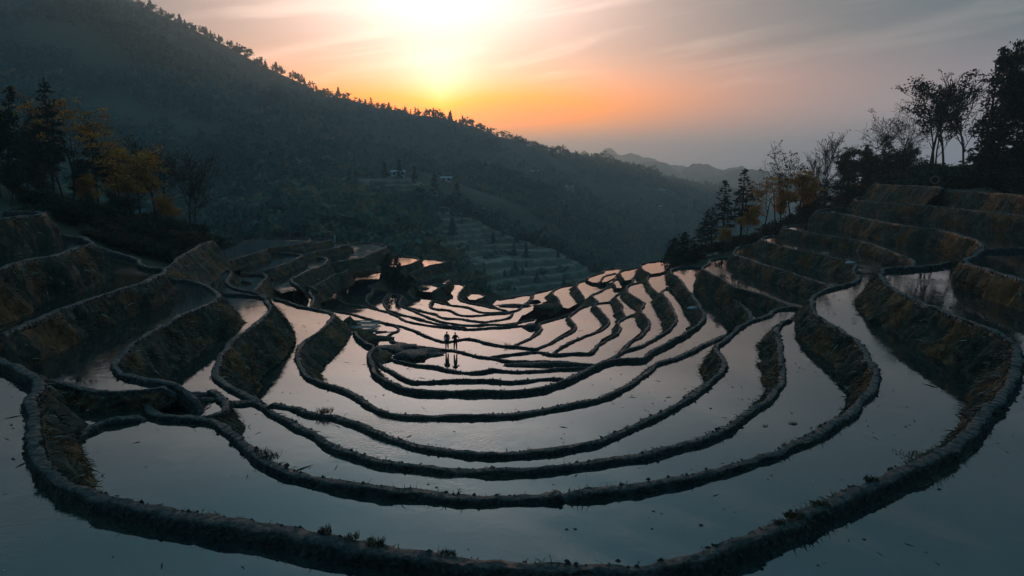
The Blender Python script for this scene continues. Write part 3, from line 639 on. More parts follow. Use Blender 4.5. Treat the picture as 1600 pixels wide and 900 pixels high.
    keep = RNG.random(nb) < np.clip(.45 + .9 * clump, .08, 1); root = root[keep]; ii = ii[keep]; clump = clump[keep]; nb = len(root)
    D = np.stack((Nn[ii, 0], Nn[ii, 1], np.full(nb, -.35)), 1) + RNG.normal(size=(nb, 3)) * .55
    D /= np.linalg.norm(D, axis=1, keepdims=True)
    tt = np.where(RNG.random(nb) < .07, 1.0, np.clip(RNG.beta(1.6, 2.6, nb) + .28 * fbm(root / 4.5 + 3, 2), 0, .95))  # a few blades turned pale as painted wet glints among the straw
    Lb = (RNG.random(nb) ** 1.6 * .36 + .08) * bl
    V1, Q1, T1, t1 = blades(root, D, Lb, (RNG.random(nb) * .016 + .008) * bl, tt)
    ns = int(s[-1] * (150 if md < 35 else (50 if md < 70 else 6))); ii = RNG.integers(0, n, ns)
    gk = RNG.random(ns) < np.clip(.12 + 1.1 * fbm(P3[ii] / 2.2 + 31, 2), .04, 1); ii = ii[gk]; ns = len(ii); kk = RNG.choice([2, 3, 8, 9, 9], ns)
    root = C[ii, kk]; D = RNG.normal(size=(ns, 3)) * .5 + np.array((0, 0, .8)); D[:, :2] += Nn[ii] * np.where(kk > 6, .6, -.6)[:, None]
    D /= np.linalg.norm(D, axis=1, keepdims=True)
    V2, Q2, T2, t2 = blades(root, D, RNG.random(ns) ** 2.5 * .20 * bl + .03, (RNG.random(ns) * .008 + .005) * bl, np.clip(RNG.random(ns) * .9, 0, 1))
    nv = len(V1)
    g = link('dry_grass', mesh_from('dry_grass', np.concatenate((V1, V2)) - org, [np.concatenate((Q1, Q2 + nv)), np.concatenate((T1, T2 + nv))], M['grass'], False, np.concatenate((t1, t2))), o)
    g['kind'] = 'stuff'
    nc = int(s[-1] * (42 if md < 35 else (20 if md < 70 else 5))); ii = RNG.integers(0, n, nc); kk = RNG.choice([1, 1, 2, 2, 8, 9, 10], nc)
    c0 = C[ii, kk] + RNG.normal(size=(nc, 3)) * .03; r0 = (RNG.random(nc) ** 2 * .055 + .02) * bl
    V = (OCT_V[None] * (r0[:, None] * RNG.uniform(.6, 1.4, (nc, 6)))[:, :, None] * np.array((1, 1, .8)) + c0[:, None]).reshape(-1, 3)
    cl = link('clods', mesh_from('clods', V - org, (OCT_F[None] + (np.arange(nc) * 6)[:, None, None]).reshape(-1, 3), M['mud'], False, None, np.zeros((len(V), 2))), o)
    cl['kind'] = 'stuff'
    if b_['back']:
        zw = z - (.30 if w > .3 else .17)
        # a dense outline so that the sheet follows the bund exactly
        poly = [Vector(p) for p in (L[s < s[-1] - 1.7] if name == 'L2' else L)[::3]] + [Vector(on_level(x, y, zw)[:2]) for x, y in b_['back']]
        r = delaunay_2d_cdt(poly, [], [list(range(len(poly)))], 1, 1e-4)
        V = np.array([(v[0], v[1], zw) for v in r[0]]); F = np.array([list(f) for f in r[2]])
        a = V[F[:, 1]] - V[F[:, 0]]; c_ = V[F[:, 2]] - V[F[:, 0]]
        flip = (a[:, 0] * c_[:, 1] - a[:, 1] * c_[:, 0]) < 0
        F[flip] = F[flip][:, ::-1]
        wt = link('paddy_water', mesh_from('paddy_water', V, F, M['water'], False)); tag(wt, kind='structure')
        WATERS.append((name, zw, V, F))

# ---------------------------------------------------------------- people on the bund
M['cloth_dark'] = simple('dark_clothes', (.018, .020, .026), 0.85, 0.2, 0.3, 30)
M['cloth_blue'] = simple('faded_blue_clothes', (.045, .06, .085), 0.85, 0.2, 0.3, 30)
M['cloth_pale'] = simple('pale_clothes', (.30, .42, .50), 0.8, 0.3, 0.2, 30)
M['skin'] = simple('skin', (.28, .16, .11), 0.6, 0.4, 0.1, 20)
M['hair'] = simple('hair', (.010, .009, .008), 0.6, 0.4, 0.3, 60)
M['basket'] = simple('blue_plastic', (.10, .30, .42), 0.4, 0.5, 0.1, 10)
M['wood'] = simple('weathered_wood', (.085, .080, .075), 0.85, 0.2, 0.45, 5, 0.5)
M['tarp'] = simple('grey_sheet', (.10, .125, .13), 0.45, 0.5, 0.3, 3, 0.3)
M['stone'] = simple('pale_stone', (.36, .40, .42), 0.8, 0.3, 0.3, 5, 0.4)
M['concrete'] = simple('concrete', (.16, .16, .15), 0.9, 0.2, 0.3, 4, 0.4)
M['whitewash'] = simple('whitewash', (.34, .37, .39), 0.8, 0.3, 0.12, 1.5)
M['roof'] = simple('roof_sheet', (.34, .42, .48), 0.45, 0.5, 0.2, 2.0)
M['darkroof'] = simple('dark_tiles', (.055, .055, .06), 0.8, 0.3, 0.3, 4)
M['pane'] = simple('window_pane', (.02, .025, .03), 0.1, 0.6, 0.1, 2)
def skinned(name, verts, edges, radii, mat, parent, sub=2, root=0):
    me = bpy.data.meshes.new(name); me.from_pydata(verts, edges, [])
    ob = link(name, me, parent); me.materials.append(mat)
    md = ob.modifiers.new('skin', 'SKIN'); md.use_smooth_shade = True
    for i, r in enumerate(radii):
        sv = me.skin_vertices[0].data[i]; sv.radius = (r, r) if not isinstance(r, tuple) else r; sv.use_root = (i == root)
    ms = ob.modifiers.new('sub', 'SUBSURF'); ms.levels = ms.render_levels = sub
    return ob
def person(loc, face, label, arm_l, arm_r, cloth, hair=True, stance=.10, lean=.0):
    """a 1.68 m figure facing +Y turned by 'face'; arm_x = (elbow, wrist) offsets from the shoulder"""
    o = empty('person', loc); o.rotation_euler[2] = face; tag(o, label, 'person')
    v = [(0, 0, .92), (0, lean * .3, 1.12), (0, lean * .7, 1.32), (0, lean, 1.44), (0, lean * 1.1, 1.50)]
    e = [(0, 1), (1, 2), (2, 3), (3, 4)]; r = [(.185, .135), (.175, .13), (.205, .135), (.12, .10), .06]
    def limb(start, pts, rr):
        k = start
        for p, q in zip(pts, rr): v.append(p); e.append((k, len(v) - 1)); r.append(q); k = len(v) - 1
    for s_, a in ((-1, arm_l), (1, arm_r)):
        sh = np.array((s_ * .185, lean * .9, 1.38))
        limb(3, [tuple(sh), tuple(sh + a[0]), tuple(sh + a[1])], [.078, .062, .05])
    for s_ in (-1, 1):
        limb(0, [(s_ * .095, 0, .84), (s_ * stance, .02, .48), (s_ * (stance + .01), -.01, .10), (s_ * (stance + .02), .12, .045)], [.115, .085, .062, .05])
    skinned('body', v, e, r, cloth, o)
    # head with nose and chin, one mesh; hair as a cap
    hv = [(0, lean * 1.1, 1.49), (0, lean * 1.15 + .01, 1.57), (0, lean * 1.15 + .015, 1.64), (0, lean * 1.15 + .11, 1.585)]
    skinned('head', hv, [(0, 1), (1, 2), (1, 3)], [.050, (.072, .088), (.070, .085), .016], M['skin'], o)
    if hair:
        V, F = lump((.086, .102, .075), 3, .12); link('hair', mesh_from('hair', V + np.array((0, lean * 1.15 - .015, 1.665)), F, M['hair']), o)
    for s_, a in ((-1, arm_l), (1, arm_r)):
        wrist = np.array((s_ * .185, lean * .9, 1.38)) + a[1]; d = (np.array(a[1]) - np.array(a[0])); d = d / np.linalg.norm(d)
        sd = np.cross(d, (0, 0, 1.)); sd = sd / (np.linalg.norm(sd) + 1e-6)
        hv = [tuple(wrist), tuple(wrist + d * .07)]; he = [(0, 1)]; hr = [.028, (.036, .018)]
        for q in range(4):
            b0 = wrist + d * .08 + sd * (q - 1.5) * .021; L = (.060, .075, .070, .052)[q]
            hv += [tuple(b0), tuple(b0 + d * L * .6), tuple(b0 + d * L - np.array((0, 0, .02)))]; k = len(hv); he += [(1, k - 3), (k - 3, k - 2), (k - 2, k - 1)]; hr += [.010, .009, .008]
        b0 = wrist + d * .03 - sd * .035; hv += [tuple(b0), tuple(b0 + d * .05 - sd * .02)]; k = len(hv); he += [(0, k - 2), (k - 2, k - 1)]; hr += [.012, .010]
        skinned('hand', hv, he, hr, M['skin'], o, sub=1)
    return o
zc = B['S3']['z'] + .02
pL = on_level(698.5, 545.5, zc); pR = on_level(711.5, 546.8, zc)
A = np.array
person(tuple(pL), 2.9, 'person in dark clothes on the bund, left of two, holding a blue basin', (A((-.10, .02, -.26)), A((.02, .20, -.38))), (A((.08, .04, -.27)), A((-.02, .24, -.40))), M['cloth_blue'])
person(tuple(pR), -2.6, 'person in dark clothes on the bund, right of two, elbows bent', (A((-.16, .04, -.22)), A((-.10, .22, -.20))), (A((.17, .03, -.22)), A((.12, .20, -.14))), M['cloth_dark'], stance=.12)
# the basin in the left person's hands
V, T_ = [], []
prof = [(.0, 0), (.12, 0), (.19, .11), (.20, .115), (.185, .11), (.115, .012), (0, .012)]; k = 20; a = np.arange(k) * 2 * math.pi / k
V = np.concatenate([np.stack((np.cos(a) * r_, np.sin(a) * r_, np.full(k, h_)), 1) for r_, h_ in prof])
i = np.arange(len(prof) - 1)[:, None] * k + np.arange(k)[None]; j = np.arange(len(prof) - 1)[:, None] * k + (np.arange(k)[None] + 1) % k
bas = link('basin', mesh_from('basin', V, np.stack((i, j, j + k, i + k), 2).reshape(-1, 4), M['basket']), None, (pL[0] + .09, pL[1] - .30, zc + .93))
bas.scale = (1.15, 1.15, 1.3); tag(bas, 'blue basin held by the left of the two people', 'basin')
pF = on_level(523.5, 379, B['F3']['z'] + .02)
person(tuple(pF), 2.4, 'tiny figure in pale blue clothes on a far bund below the forest', (A((-.08, .02, -.26)), A((-.06, .10, -.50))), (A((.08, .02, -.26)), A((.06, .10, -.50))), M['cloth_pale'])

# ---------------------------------------------------------------- debris heap beside the tall left wall
zs6 = B['S6']['z'] - .17
c0 = on_level(560, 521, zs6)
o = empty('debris_heap', tuple(c0)); tag(o, 'heap of dark boulders, boards and a grey sheet by the tall left wall', 'debris heap')
def dpt(px, py, dz=0.): return on_level(px, py, zs6) - c0 + A((0, 0, dz))
for k, (px, py, r) in enumerate(((548, 518, (1.3, 1.2, 1.9)), (556, 524, (1.5, 1.2, .9)), (572, 527, (1.4, 1.0, .7)), (590, 530, (1.5, .9, .45)), (602, 531, (1.2, .8, .35)))):
    V, F = lump(r, 20 + k, .35); link('boulder', mesh_from('boulder', V + dpt(px, py), F, M['earth']), o)
# slatted grey platform: each board a piece
q0 = dpt(571, 521, .62)
for k in range(10):
    V, F = box(q0 + A((.10 * math.sin(k * 1.7), -1.5 + .34 * k, .05 * math.sin(k * 2.3) + .06 * k)), (3.6 - .16 * abs(k - 4), .30, .05), rz=.05 * math.sin(k * 3.1), rx=.16); link('board', mesh_from('board', V, F, M['tarp'], False), o)
for k in range(2):
    V, F = box(q0 + A((-1.2 + 2.4 * k, 0, .18)), (.14, 3.4, .12), rx=.16); link('beam', mesh_from('beam', V, F, M['wood'], False), o)
for k in range(6):
    V, F = box(dpt(572 + 6 * k, 524 + k, .55) + A((0, 0, .2 * RNG.random())), (2.2, .16, .06), rz=RNG.uniform(-.9, .9), rx=.3); link('plank', mesh_from('plank', V, F, M['wood'], False), o)

# ---------------------------------------------------------------- mud banks and lumps in the water
def mud(px, py, z, r, seed, label, rz=0., name='mud_bank', mat='mud'):
    p = on_level(px, py, z); bm_V, F = lump(r, seed, .30, 3)
    bm_V[:, :2] *= (1 + .25 * fbm(bm_V * 2.1 + seed, 3))[:, None]
    me = mesh_from(name, bm_V, F, M[mat], True, None, bm_V[:, :2] * 1.0)
    ob = link(name, me, None, (p[0], p[1], z)); ob.rotation_euler[2] = rz
    return tag(ob, label, 'mud bank' if name == 'mud_bank' else 'stone')
def wz(n): return B[n]['z'] - (.30 if B[n]['w'] > .3 else .17)
mud(862, 570.5, wz('S3'), (4.1, .55, .30), 1, 'long dark mud bank lying in the water right of the people', .0)
mud(664, 553, wz('S3'), (2.2, 1.3, .42), 2, 'blue grey mud bank left of the two people', .1)
mud(645, 557, wz('S3'), (1.4, 1.6, .55), 3, 'dark pointed mud bank left of the people, nearer the debris')
mud(620, 545, wz('S3'), (2.2, 1.5, .40), 4, 'mud bank at the foot of the debris heap')
mud(599, 560, wz('S2'), (.9, 1.6, .5), 5, 'rust tinged mud lump inside the small loop of bund', mat='earth')
mud(830, 512, wz('S7'), (1.1, 1.0, .6), 6, 'round dark knob of mud at the centre right')
mud(868, 468, wz('N8') - .2, (1.7, 1.5, .8), 7, 'dark lump of earth below the wide peach pool', mat='earth')
mud(850, 480, wz('N3'), (1.9, 1.3, .6), 8, 'dark lump of earth left of the wide peach pool', mat='earth')
mud(805, 478, wz('N3'), (2.8, 1.0, .3), 9, 'flat dark mud bank on the far shore of the bright water')
mud(690, 452, wz('N4') - .6, (2.2, 1.7, 1.0), 10, 'broken dark bank above the centre', mat='earth')
mud(664, 456, wz('N3'), (1.5, 1.1, .8), 15, 'smaller broken bank left of the one above the centre', mat='earth')
mud(300, 618, wz('D5'), (.7, .32, .15), 11, 'weedy mud patch in the pool on the left')
mud(322, 626, wz('D5'), (.6, .25, .13), 12, 'longer weedy mud patch left of the third bund')
mud(380, 632, wz('R3'), (.8, .3, .16), 13, 'small mud patch right of the weedy ones')
mud(272, 634, wz('D5'), (.5, .3, .15), 14, 'mud patch under the second bund at the left')
mud(1083, 482, B['R6']['z'] - .35, (.55, .4, .22), 21, 'pale stone stuck in the wall of the sixth bund', name='stone', mat='stone')
mud(382, 429, B['M1']['z'] - .8, (.6, .5, .4), 22, 'dark rock between two far left bunds', name='stone', mat='earth')
mud(1330, 411, B['R2']['z'], (.4, .3, .2), 23, 'pale stone on the bend of the second bund', name='stone', mat='stone')

# ---------------------------------------------------------------- grass tufts one can tell apart
def tuft(px, py, z, R, H, n, lab, dark=False):
    p = on_level(px, py, z); rng = np.random.default_rng(int(px)); root = np.stack((np.clip(rng.normal(size=n), -1.6, 1.6) * R, np.clip(rng.normal(size=n), -1.6, 1.6) * R * .6, np.zeros(n)), 1)
    D = np.stack((rng.normal(size=n) * .45, rng.normal(size=n) * .45, np.ones(n)), 1); D /= np.linalg.norm(D, axis=1, keepdims=True)
    V, Q, T3, t_ = blades(root, D, H * rng.uniform(.4, 1.1, n), np.full(n, .010), np.clip(rng.random(n) * (.35 if dark else .9), 0, 1))
    ob = link('grass_tuft', mesh_from('grass_tuft', V, [Q, T3], M['grass'], False, t_), None, tuple(p)); tag(ob, lab, 'grass tuft', kind='stuff' if n > 300 else None)
zb = lambda n: B[n]['z']
tuft(507, 645, zb('R4'), .22, .42, 170, 'round green tuft on the fourth bund', True)
tuft(418, 716, zb('R2') - .05, .22, .30, 160, 'rust coloured tuft on the bend of the second bund')
tuft(408, 708, zb('R2') - .05, .16, .24, 90, 'smaller rust tuft left of the bend tuft on the second bund')
tuft(588, 852, zb('R1'), .10, .26, 80, 'spiky dry tuft on the bottom bund, rightmost of its row')
tuft(550, 842, zb('R1'), .08, .22, 60, 'spiky dry tuft on the bottom bund, middle of its row')
tuft(508, 833, zb('R1'), .08, .24, 60, 'spiky dry tuft on the bottom bund, leftmost of its row')
tuft(698, 867, zb('R1'), .10, .12, 160, 'low dark tuft on the bottom bund near the middle', True)
tuft(1242, 808, zb('R1'), .13, .13, 200, 'rust coloured cushion of grass on the bottom bund at the right')
tuft(1282, 789, zb('R1'), .11, .12, 140, 'straw coloured tuft right of the rust cushion')
tuft(1218, 817, zb('R1'), .08, .10, 90, 'small rust tuft left of the rust cushion')
tuft(1361, 752, zb('R1'), .09, .20, 110, 'small dark upright plant on the bottom bund at the right', True)
tuft(1440, 715, zb('R1') - .1, .35, .16, 260, 'ragged grass edge where the bottom bund widens on the right')
tuft(1239, 664, wz('R2'), .10, .16, 60, 'star shaped weed in the water on the right', True)
tuft(1195, 668, wz('R2'), .05, .2, 14, 'thin twig standing in the water on the right', True)
tuft(792, 540, zb('S6'), .2, .5, 60, 'dark weed on the bund behind the people', True)
tuft(218, 640, wz('R2'), .10, .7, 10, 'leaning reeds in the left pool', True)
tuft(862, 536, wz('S6'), .15, .3, 40, 'weed in the water right of the people', True)

# ---------------------------------------------------------------- floating straw and clods on the water
fl = np.random.default_rng(9); S = Soup()
for nm, zw, V, F in WATERS:
    d = np.linalg.norm(V[:, :2].mean(0)); a_, b_2, c_2 = V[F[:, 0]], V[F[:, 1]], V[F[:, 2]]
    ar = .5 * np.abs((b_2 - a_)[:, 0] * (c_2 - a_)[:, 1] - (b_2 - a_)[:, 1] * (c_2 - a_)[:, 0]); tot = ar.sum()
    n = int(min(tot * (2.0 if nm in ('R1', 'R2', 'R3', 'R4', 'R5', 'R6') else .6), 1500))
    ti = fl.choice(len(F), n, p=ar / tot); u, v = fl.random(n), fl.random(n); sw = u + v > 1; u[sw], v[sw] = 1 - u[sw], 1 - v[sw]
    P = a_[ti] + (b_2 - a_)[ti] * u[:, None] + (c_2 - a_)[ti] * v[:, None]
    keep = fl.random(n) < np.clip(.35 + 1.2 * fbm(P / 3.5, 2), .03, 1); P = P[keep]; n = len(P)
    if not n: continue
    rr2 = fl.random(n) ** 3 * .06 + .012; ln = np.where(fl.random(n) < .25, fl.uniform(2, 7, n), 1.0); an = fl.random(n) * 6.28
    L3 = OCT_V[None] * (rr2[:, None] * fl.uniform(.6, 1.4, (n, 6)))[:, :, None] * np.array((1, 1, .5))
    L3[:, :, 0] *= ln[:, None]; L3[:, :, 1] /= np.sqrt(ln)[:, None]
    c, s_ = np.cos(an)[:, None], np.sin(an)[:, None]
    X = L3[:, :, 0] * c - L3[:, :, 1] * s_; Yv = L3[:, :, 0] * s_ + L3[:, :, 1] * c
    VV2 = np.stack((X + P[:, 0:1], Yv + P[:, 1:2], L3[:, :, 2] + zw + .004), 2).reshape(-1, 3)
    S.add(VV2, (OCT_F[None] + (np.arange(n) * 6)[:, None, None]).reshape(-1, 3), np.repeat(fl.choice([.15, .3, .5, 1.0], n, p=[.4, .3, .2, .1]), 6))
deb = link('floating_debris', S.mesh('floating_debris', M['grass'], False)); tag(deb, 'specks of straw and clods floating on the flooded terraces', 'debris', kind='stuff')

# ---------------------------------------------------------------- culvert mouth on the right slope
p = at_depth(1461, 281, 100); k = 24; a = np.arange(k) * 2 * math.pi / k
rings = [(.62, 0.), (.62, -.55), (.44, -.55), (.44, 0.9)]
V = np.concatenate([np.stack((np.cos(a) * r_, np.full(k, y_), np.sin(a) * r_), 1) for r_, y_ in rings])
i = np.arange(3)[:, None] * k + np.arange(k)[None]; j = np.arange(3)[:, None] * k + (np.arange(k)[None] + 1) % k
cv = link('culvert_pipe', mesh_from('culvert_pipe', V, np.stack((i, j, j + k, i + k), 2).reshape(-1, 4), M['concrete']), None, tuple(p)); cv.rotation_euler[2] = -.5
tag(cv, 'round concrete pipe mouth in the bank under the topmost bund', 'pipe')

# ---------------------------------------------------------------- far houses
def sight(px, py, Y0=170, Y1=1300):
    Y = np.arange(Y0, Y1, 2.0); d = ray(px, py); P_ = d[None] * (Y / d[1])[:, None]; hit = np.nonzero(height(P_[:, 0], P_[:, 1])[0] > P_[:, 2])[0]
    return float(Y[hit[0]]) if len(hit) else None
def house(px, py, w, d, h, rz, label, roof='roof', wall='whitewash', wins=3):
    Y = sight(px, py) or 600.0; q = at_depth(px, py, Y); z = ground_z(q[0], Y); o = empty('house', (q[0], Y, z)); o.rotation_euler[2] = rz; tag(o, label, 'house', 'farmhouses across the valley')
    V, F = box((0, 0, h / 2 - 1), (w, d, h + 2)); link('wall', mesh_from('wall', V, F, M[wall], False), o)
    e_ = .6; rh = d * .28
    V = A([(-w / 2 - e_, -d / 2 - e_, h - .2), (w / 2 + e_, -d / 2 - e_, h - .2), (w / 2 + e_, d / 2 + e_, h - .2), (-w / 2 - e_, d / 2 + e_, h - .2), (-w / 2 - e_, 0, h + rh), (w / 2 + e_, 0, h + rh)])
    rf = link('roof', mesh_from('roof', V, [A([[0, 1, 5, 4], [2, 3, 4, 5], [3, 2, 1, 0]]), A([[0, 4, 3], [1, 2, 5]])], M[roof], False), o)
    V, F = box((0, 0, h + rh + .05), (w + 1.2, .3, .2)); link('ridge_cap', mesh_from('ridge_cap', V, F, M['darkroof'], False), rf)
    for k in range(wins):
        x = (k + .5) / wins * w - w / 2
        fr_ = box((x, -d / 2 - .04, h * .55), (1.3, .1, 1.5)); f_ = link('window', mesh_from('window', *fr_, M['darkroof'], False), o)
        V, F = box((x, -d / 2 - .10, h * .55), (1.05, .06, 1.25)); link('pane', mesh_from('pane', V, F, M['pane'], False), f_)
    V, F = box((w * .32, -d / 2 - .05, 1.0), (1.0, .08, 2.0)); link('door', mesh_from('door', V, F, M['wood'], False), o)
house(697, 283, 5.8, 3.6, 1.8, .1, 'white roofed shed at the top of the terraced spur', wins=2)
house(838, 272, 10.8, 5.0, 2.4, .1, 'long pale roofed house below the skyline')
house(890, 298, 7.9, 5.0, 4.5, -.15, 'tall white fronted house on the far slope')
house(622, 276, 6.5, 3.6, 1.7, .3, 'low shed with a glinting roof left of the spur trees')
house(973, 315, 5.0, 3.6, 2.2, .2, 'small house right of the tall white fronted one', 'darkroof')
house(1030, 326, 5.0, 3.6, 2.2, .3, 'first house of the far hamlet above the gorge')
house(1052, 334, 5.0, 3.6, 2.2, -.2, 'dark roofed house of the far hamlet', 'darkroof')
house(1035, 299, 7.2, 3.6, 1.9, .0, 'pale roofed farmhouse high on the far ridge')

# ---------------------------------------------------------------- trees near the terraces
def rot_about(v, axis, a):
    axis = axis / (np.linalg.norm(axis) + 1e-9)
    return v * math.cos(a) + np.cross(axis, v) * math.sin(a) + axis * np.dot(axis, v) * (1 - math.cos(a))
def grow(wood, tips, rng, p, d, L, r, lev, maxlev, spread, up, kids, sides=5, first=.42, arm=.62):
    """one limb as a bent tapering tube, then its side limbs"""
    n = 5 if lev < 2 else 4
    P, R = [p], [r]; q = p.copy(); dd = d.copy()
    for k in range(1, n + 1):
        dd = dd + rng.normal(size=3) * (.07 + .05 * lev) + np.array((0, 0, up * .12)); dd /= np.linalg.norm(dd)
        q = q + dd * L / n; P.append(q); R.append(max(.024, r * (1 - .62 * k / n)))
    V, F = tube(P, R, max(3, sides - lev)); wood.add(V, F)
    if lev >= maxlev:
        tips.append((q, dd)); tips.append((P[-2], dd)); return
    tips.append((q, dd))
    m = kids[lev]
    for k in range(m):
        f = .35 + .65 * (k + rng.random() * .8) / m if lev else first + (1 - first) * (k + rng.random() * .8) / m
        f = min(f, 1.0); i = min(int(f * n), n - 1); g = f * n - i
        b = P[i] * (1 - g) + P[i + 1] * g
        ax = np.cross(dd, rng.normal(size=3)); nd = rot_about(dd, ax, spread * (.7 + .6 * rng.random()))
        nd = rot_about(nd, dd, rng.random() * 6.28)
        grow(wood, tips, rng, b, nd, L * ((arm * rng.uniform(.75, 1.2)) if lev == 0 else rng.uniform(.50, .75)), r * (1 - .62 * f) * (.7 if lev else .6), lev + 1, maxlev, spread, up, kids, sides)
def leafcards(C, size, rng, aspect=.55, droop=.0):
    n = len(C); a = rng.normal(size=(n, 3)); a[:, 2] -= droop; a /= np.linalg.norm(a, axis=1, keepdims=True)
    b = np.cross(a, rng.normal(size=(n, 3))); b /= np.linalg.norm(b, axis=1, keepdims=True) + 1e-9
    s = size * rng.uniform(.6, 1.4, n)[:, None]
    V = np.stack((C - a * s, C + b * s * aspect, C + a * s, C - b * s * aspect), 1).reshape(-1, 3)
    return V, np.arange(4 * n).reshape(-1, 4)
def clumps(tips, rng, prob, per, rad_, size, droop=0.):
    C, T = [], []
    for p, d in tips:
        if rng.random() > prob: continue
        m = rng.poisson(per); t = rng.random()
        off = rng.normal(size=(m, 3)) * rad_ * np.array((1, 1, .55))
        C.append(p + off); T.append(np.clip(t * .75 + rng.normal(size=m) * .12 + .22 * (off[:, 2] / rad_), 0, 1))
    if not C: return None
    C = np.concatenate(C); T = np.concatenate(T)
    V, F = leafcards(C, size, rng, droop=droop)
    return V, F, np.repeat(T, 4)
TREES = {}
def make_broad(key, seed, H, leaf, prob, per, rad_, size, spread=.55, kids=(9, 5, 4), maxlev=3, trunk=.016, lean=.04, clear=1.0, up=.6, stems=1, first=.5, arm=.4):
    rng = np.random.default_rng(seed); wood, tips = Soup(), []
    for k in range(stems):
        d = np.array((rng.normal() * lean, rng.normal() * lean, 1.0)); d /= np.linalg.norm(d)
        p = np.array((rng.normal() * .12, rng.normal() * .12, -.3)) * (k > 0) + np.array((0, 0, -.3)) * (k == 0)
        grow(wood, tips, rng, p, d, H * .82 * (1 - .12 * k), H * trunk * (1 - .25 * k), 0, maxlev, spread, up, kids, 7, first, arm)
    V = np.concatenate(wood.V); top = V[:, 2].max()
    cr = clumps([t_ for t_ in tips if t_[0][2] > H * .28 * clear], rng, prob, per, rad_, size)
    s = H / max(top, cr[0][:, 2].max() if cr else top)
    for k in range(len(wood.V)): wood.V[k] = wood.V[k] * s
    wm = wood.mesh(key + '_trunk', M['bark'])
    cm = None
    if cr: cm = mesh_from(key + '_crown', cr[0] * s, cr[1], M[leaf], False, cr[2])
    TREES[key] = (H, wm, cm)
def make_fir(key, seed, H, width, leaf='needle', gap=1.0, bare=.22, ragged=.35):
    rng = np.random.default_rng(seed); wood = Soup(); N = Soup()
    lean = rng.normal(size=2) * .015
    pz = np.linspace(-.3, H, 9); Pt = np.stack((lean[0] * pz ** 1.2, lean[1] * pz ** 1.2, pz), 1)
    V, F = tube(Pt, np.linspace(H * .014, .02, 9), 6); wood.add(V, F)
    z = H * bare
    while z < H * .985:
        u = (z / H - bare) / (1 - bare)
        R = width * (1 - u) ** .8 * (.35 + .65 * min(1, u * 5 + .3)) + .18
        for k in range(rng.integers(4, 7)):
            if rng.random() < .16: continue
            a = rng.random() * 6.28; r = R * (1 - ragged * rng.random())
            tipd = np.array((math.cos(a), math.sin(a), 0)); n = 4
            base = np.array((lean[0] * z ** 1.2, lean[1] * z ** 1.2, z))
            dr = rng.uniform(-.05, .30)
            Q = [base + tipd * r * f + np.array((0, 0, r * (.22 * f - dr * 1.6 * f * f))) for f in np.linspace(0, 1, n)]
            V, F = tube(Q, np.linspace(.03, .008, n), 3); wood.add(V, F)
            m = max(4, int(r * 9)); f = rng.random(m) ** .7 * .85 + .15
            C = base + tipd * (r * f)[:, None] + np.array((0, 0, 1.)) * (r * (.22 * f - dr * 1.6 * f * f))[:, None] + rng.normal(size=(m, 3)) * np.array((.16, .16, .08))
            V, F = leafcards(C, .24, rng, .42, .35)
            N.add(V, F, np.repeat(np.clip(rng.random() * .5 + rng.random(m) * .35 + .1 * u, 0, 1), 4))
        z += H * .022 * gap * rng.uniform(.8, 1.5)
    V, F = leafcards(np.array([[lean[0] * H ** 1.2, lean[1] * H ** 1.2, H - .15 * k] for k in range(5)]), .22, rng, .4); N.add(V, F, .4)
    TREES[key] = (H, wood.mesh(key + '_trunk', M['bark']), N.mesh(key + '_crown', M[leaf], False))
make_fir('fir_a', 1, 14, 2.5, bare=.32, gap=1.1); make_fir('fir_b', 2, 15, 2.3, gap=1.15, ragged=.5, bare=.36); make_fir('fir_c', 3, 14, 2.7, bare=.14, gap=.85, ragged=.45); make_fir('fir_d', 4, 13, 1.9, gap=1.3, bare=.36, ragged=.55)
make_fir('fir_e', 5, 6, 2.0, bare=.03, gap=1.3)
make_fir('column', 6, 17, 2.3, 'leaf', gap=.75, bare=.08, ragged=.6)
make_broad('gold_a', 11, 11, 'gold', .9, 20, .40, .17, spread=.55, kids=(8, 5, 3), trunk=.013, up=.7, first=.52, arm=.30)
make_broad('gold_b', 12, 10, 'gold', .85, 20, .42, .17, spread=.65, kids=(8, 5, 3), trunk=.013, up=.6, first=.48, arm=.34)
make_broad('gold_c', 13, 14, 'gold', .40, 16, .42, .18, spread=.85, kids=(7, 5, 4), trunk=.014, up=.25, first=.50, arm=.46)
make_broad('rust_a', 14, 7, 'rust', .8, 18, .45, .17, spread=.6, kids=(9, 5, 3), trunk=.014, first=.35, arm=.4)
make_broad('bare_a', 21, 12, 'rust', .14, 6, .25, .12, spread=.62, kids=(9, 6, 5), trunk=.013, up=.7, first=.45, arm=.42)
make_broad('bare_b', 22, 12, 'rust', .06, 5, .22, .12, spread=.42, kids=(9, 6, 4), trunk=.012, up=1.0, first=.5, arm=.34)
make_broad('bare_c', 23, 14, 'leaf', .16, 10, .36, .15, spread=.66, kids=(7, 6, 5), trunk=.013, up=.7, stems=2, first=.46, arm=.44, lean=.09)
make_broad('sparse_a', 24, 14, 'leaf', .34, 12, .34, .16, spread=.55, kids=(6, 4, 4), trunk=.012, up=.7, stems=2, first=.48, arm=.30, lean=.06)
make_broad('sparse_b', 25, 13, 'leaf', .28, 10, .32, .16, spread=.72, kids=(7, 5, 4), trunk=.013, up=.6, first=.52, arm=.40)
make_broad('dark_a', 31, 13, 'leaf', .9, 17, .44, .18, spread=.50, kids=(11, 5, 3), trunk=.014, up=.7, first=.36, arm=.28)
make_broad('dark_b', 32, 12, 'leaf', .85, 15, .46, .18, spread=.6, kids=(10, 5, 3), trunk=.013, up=.5, first=.25, arm=.34)
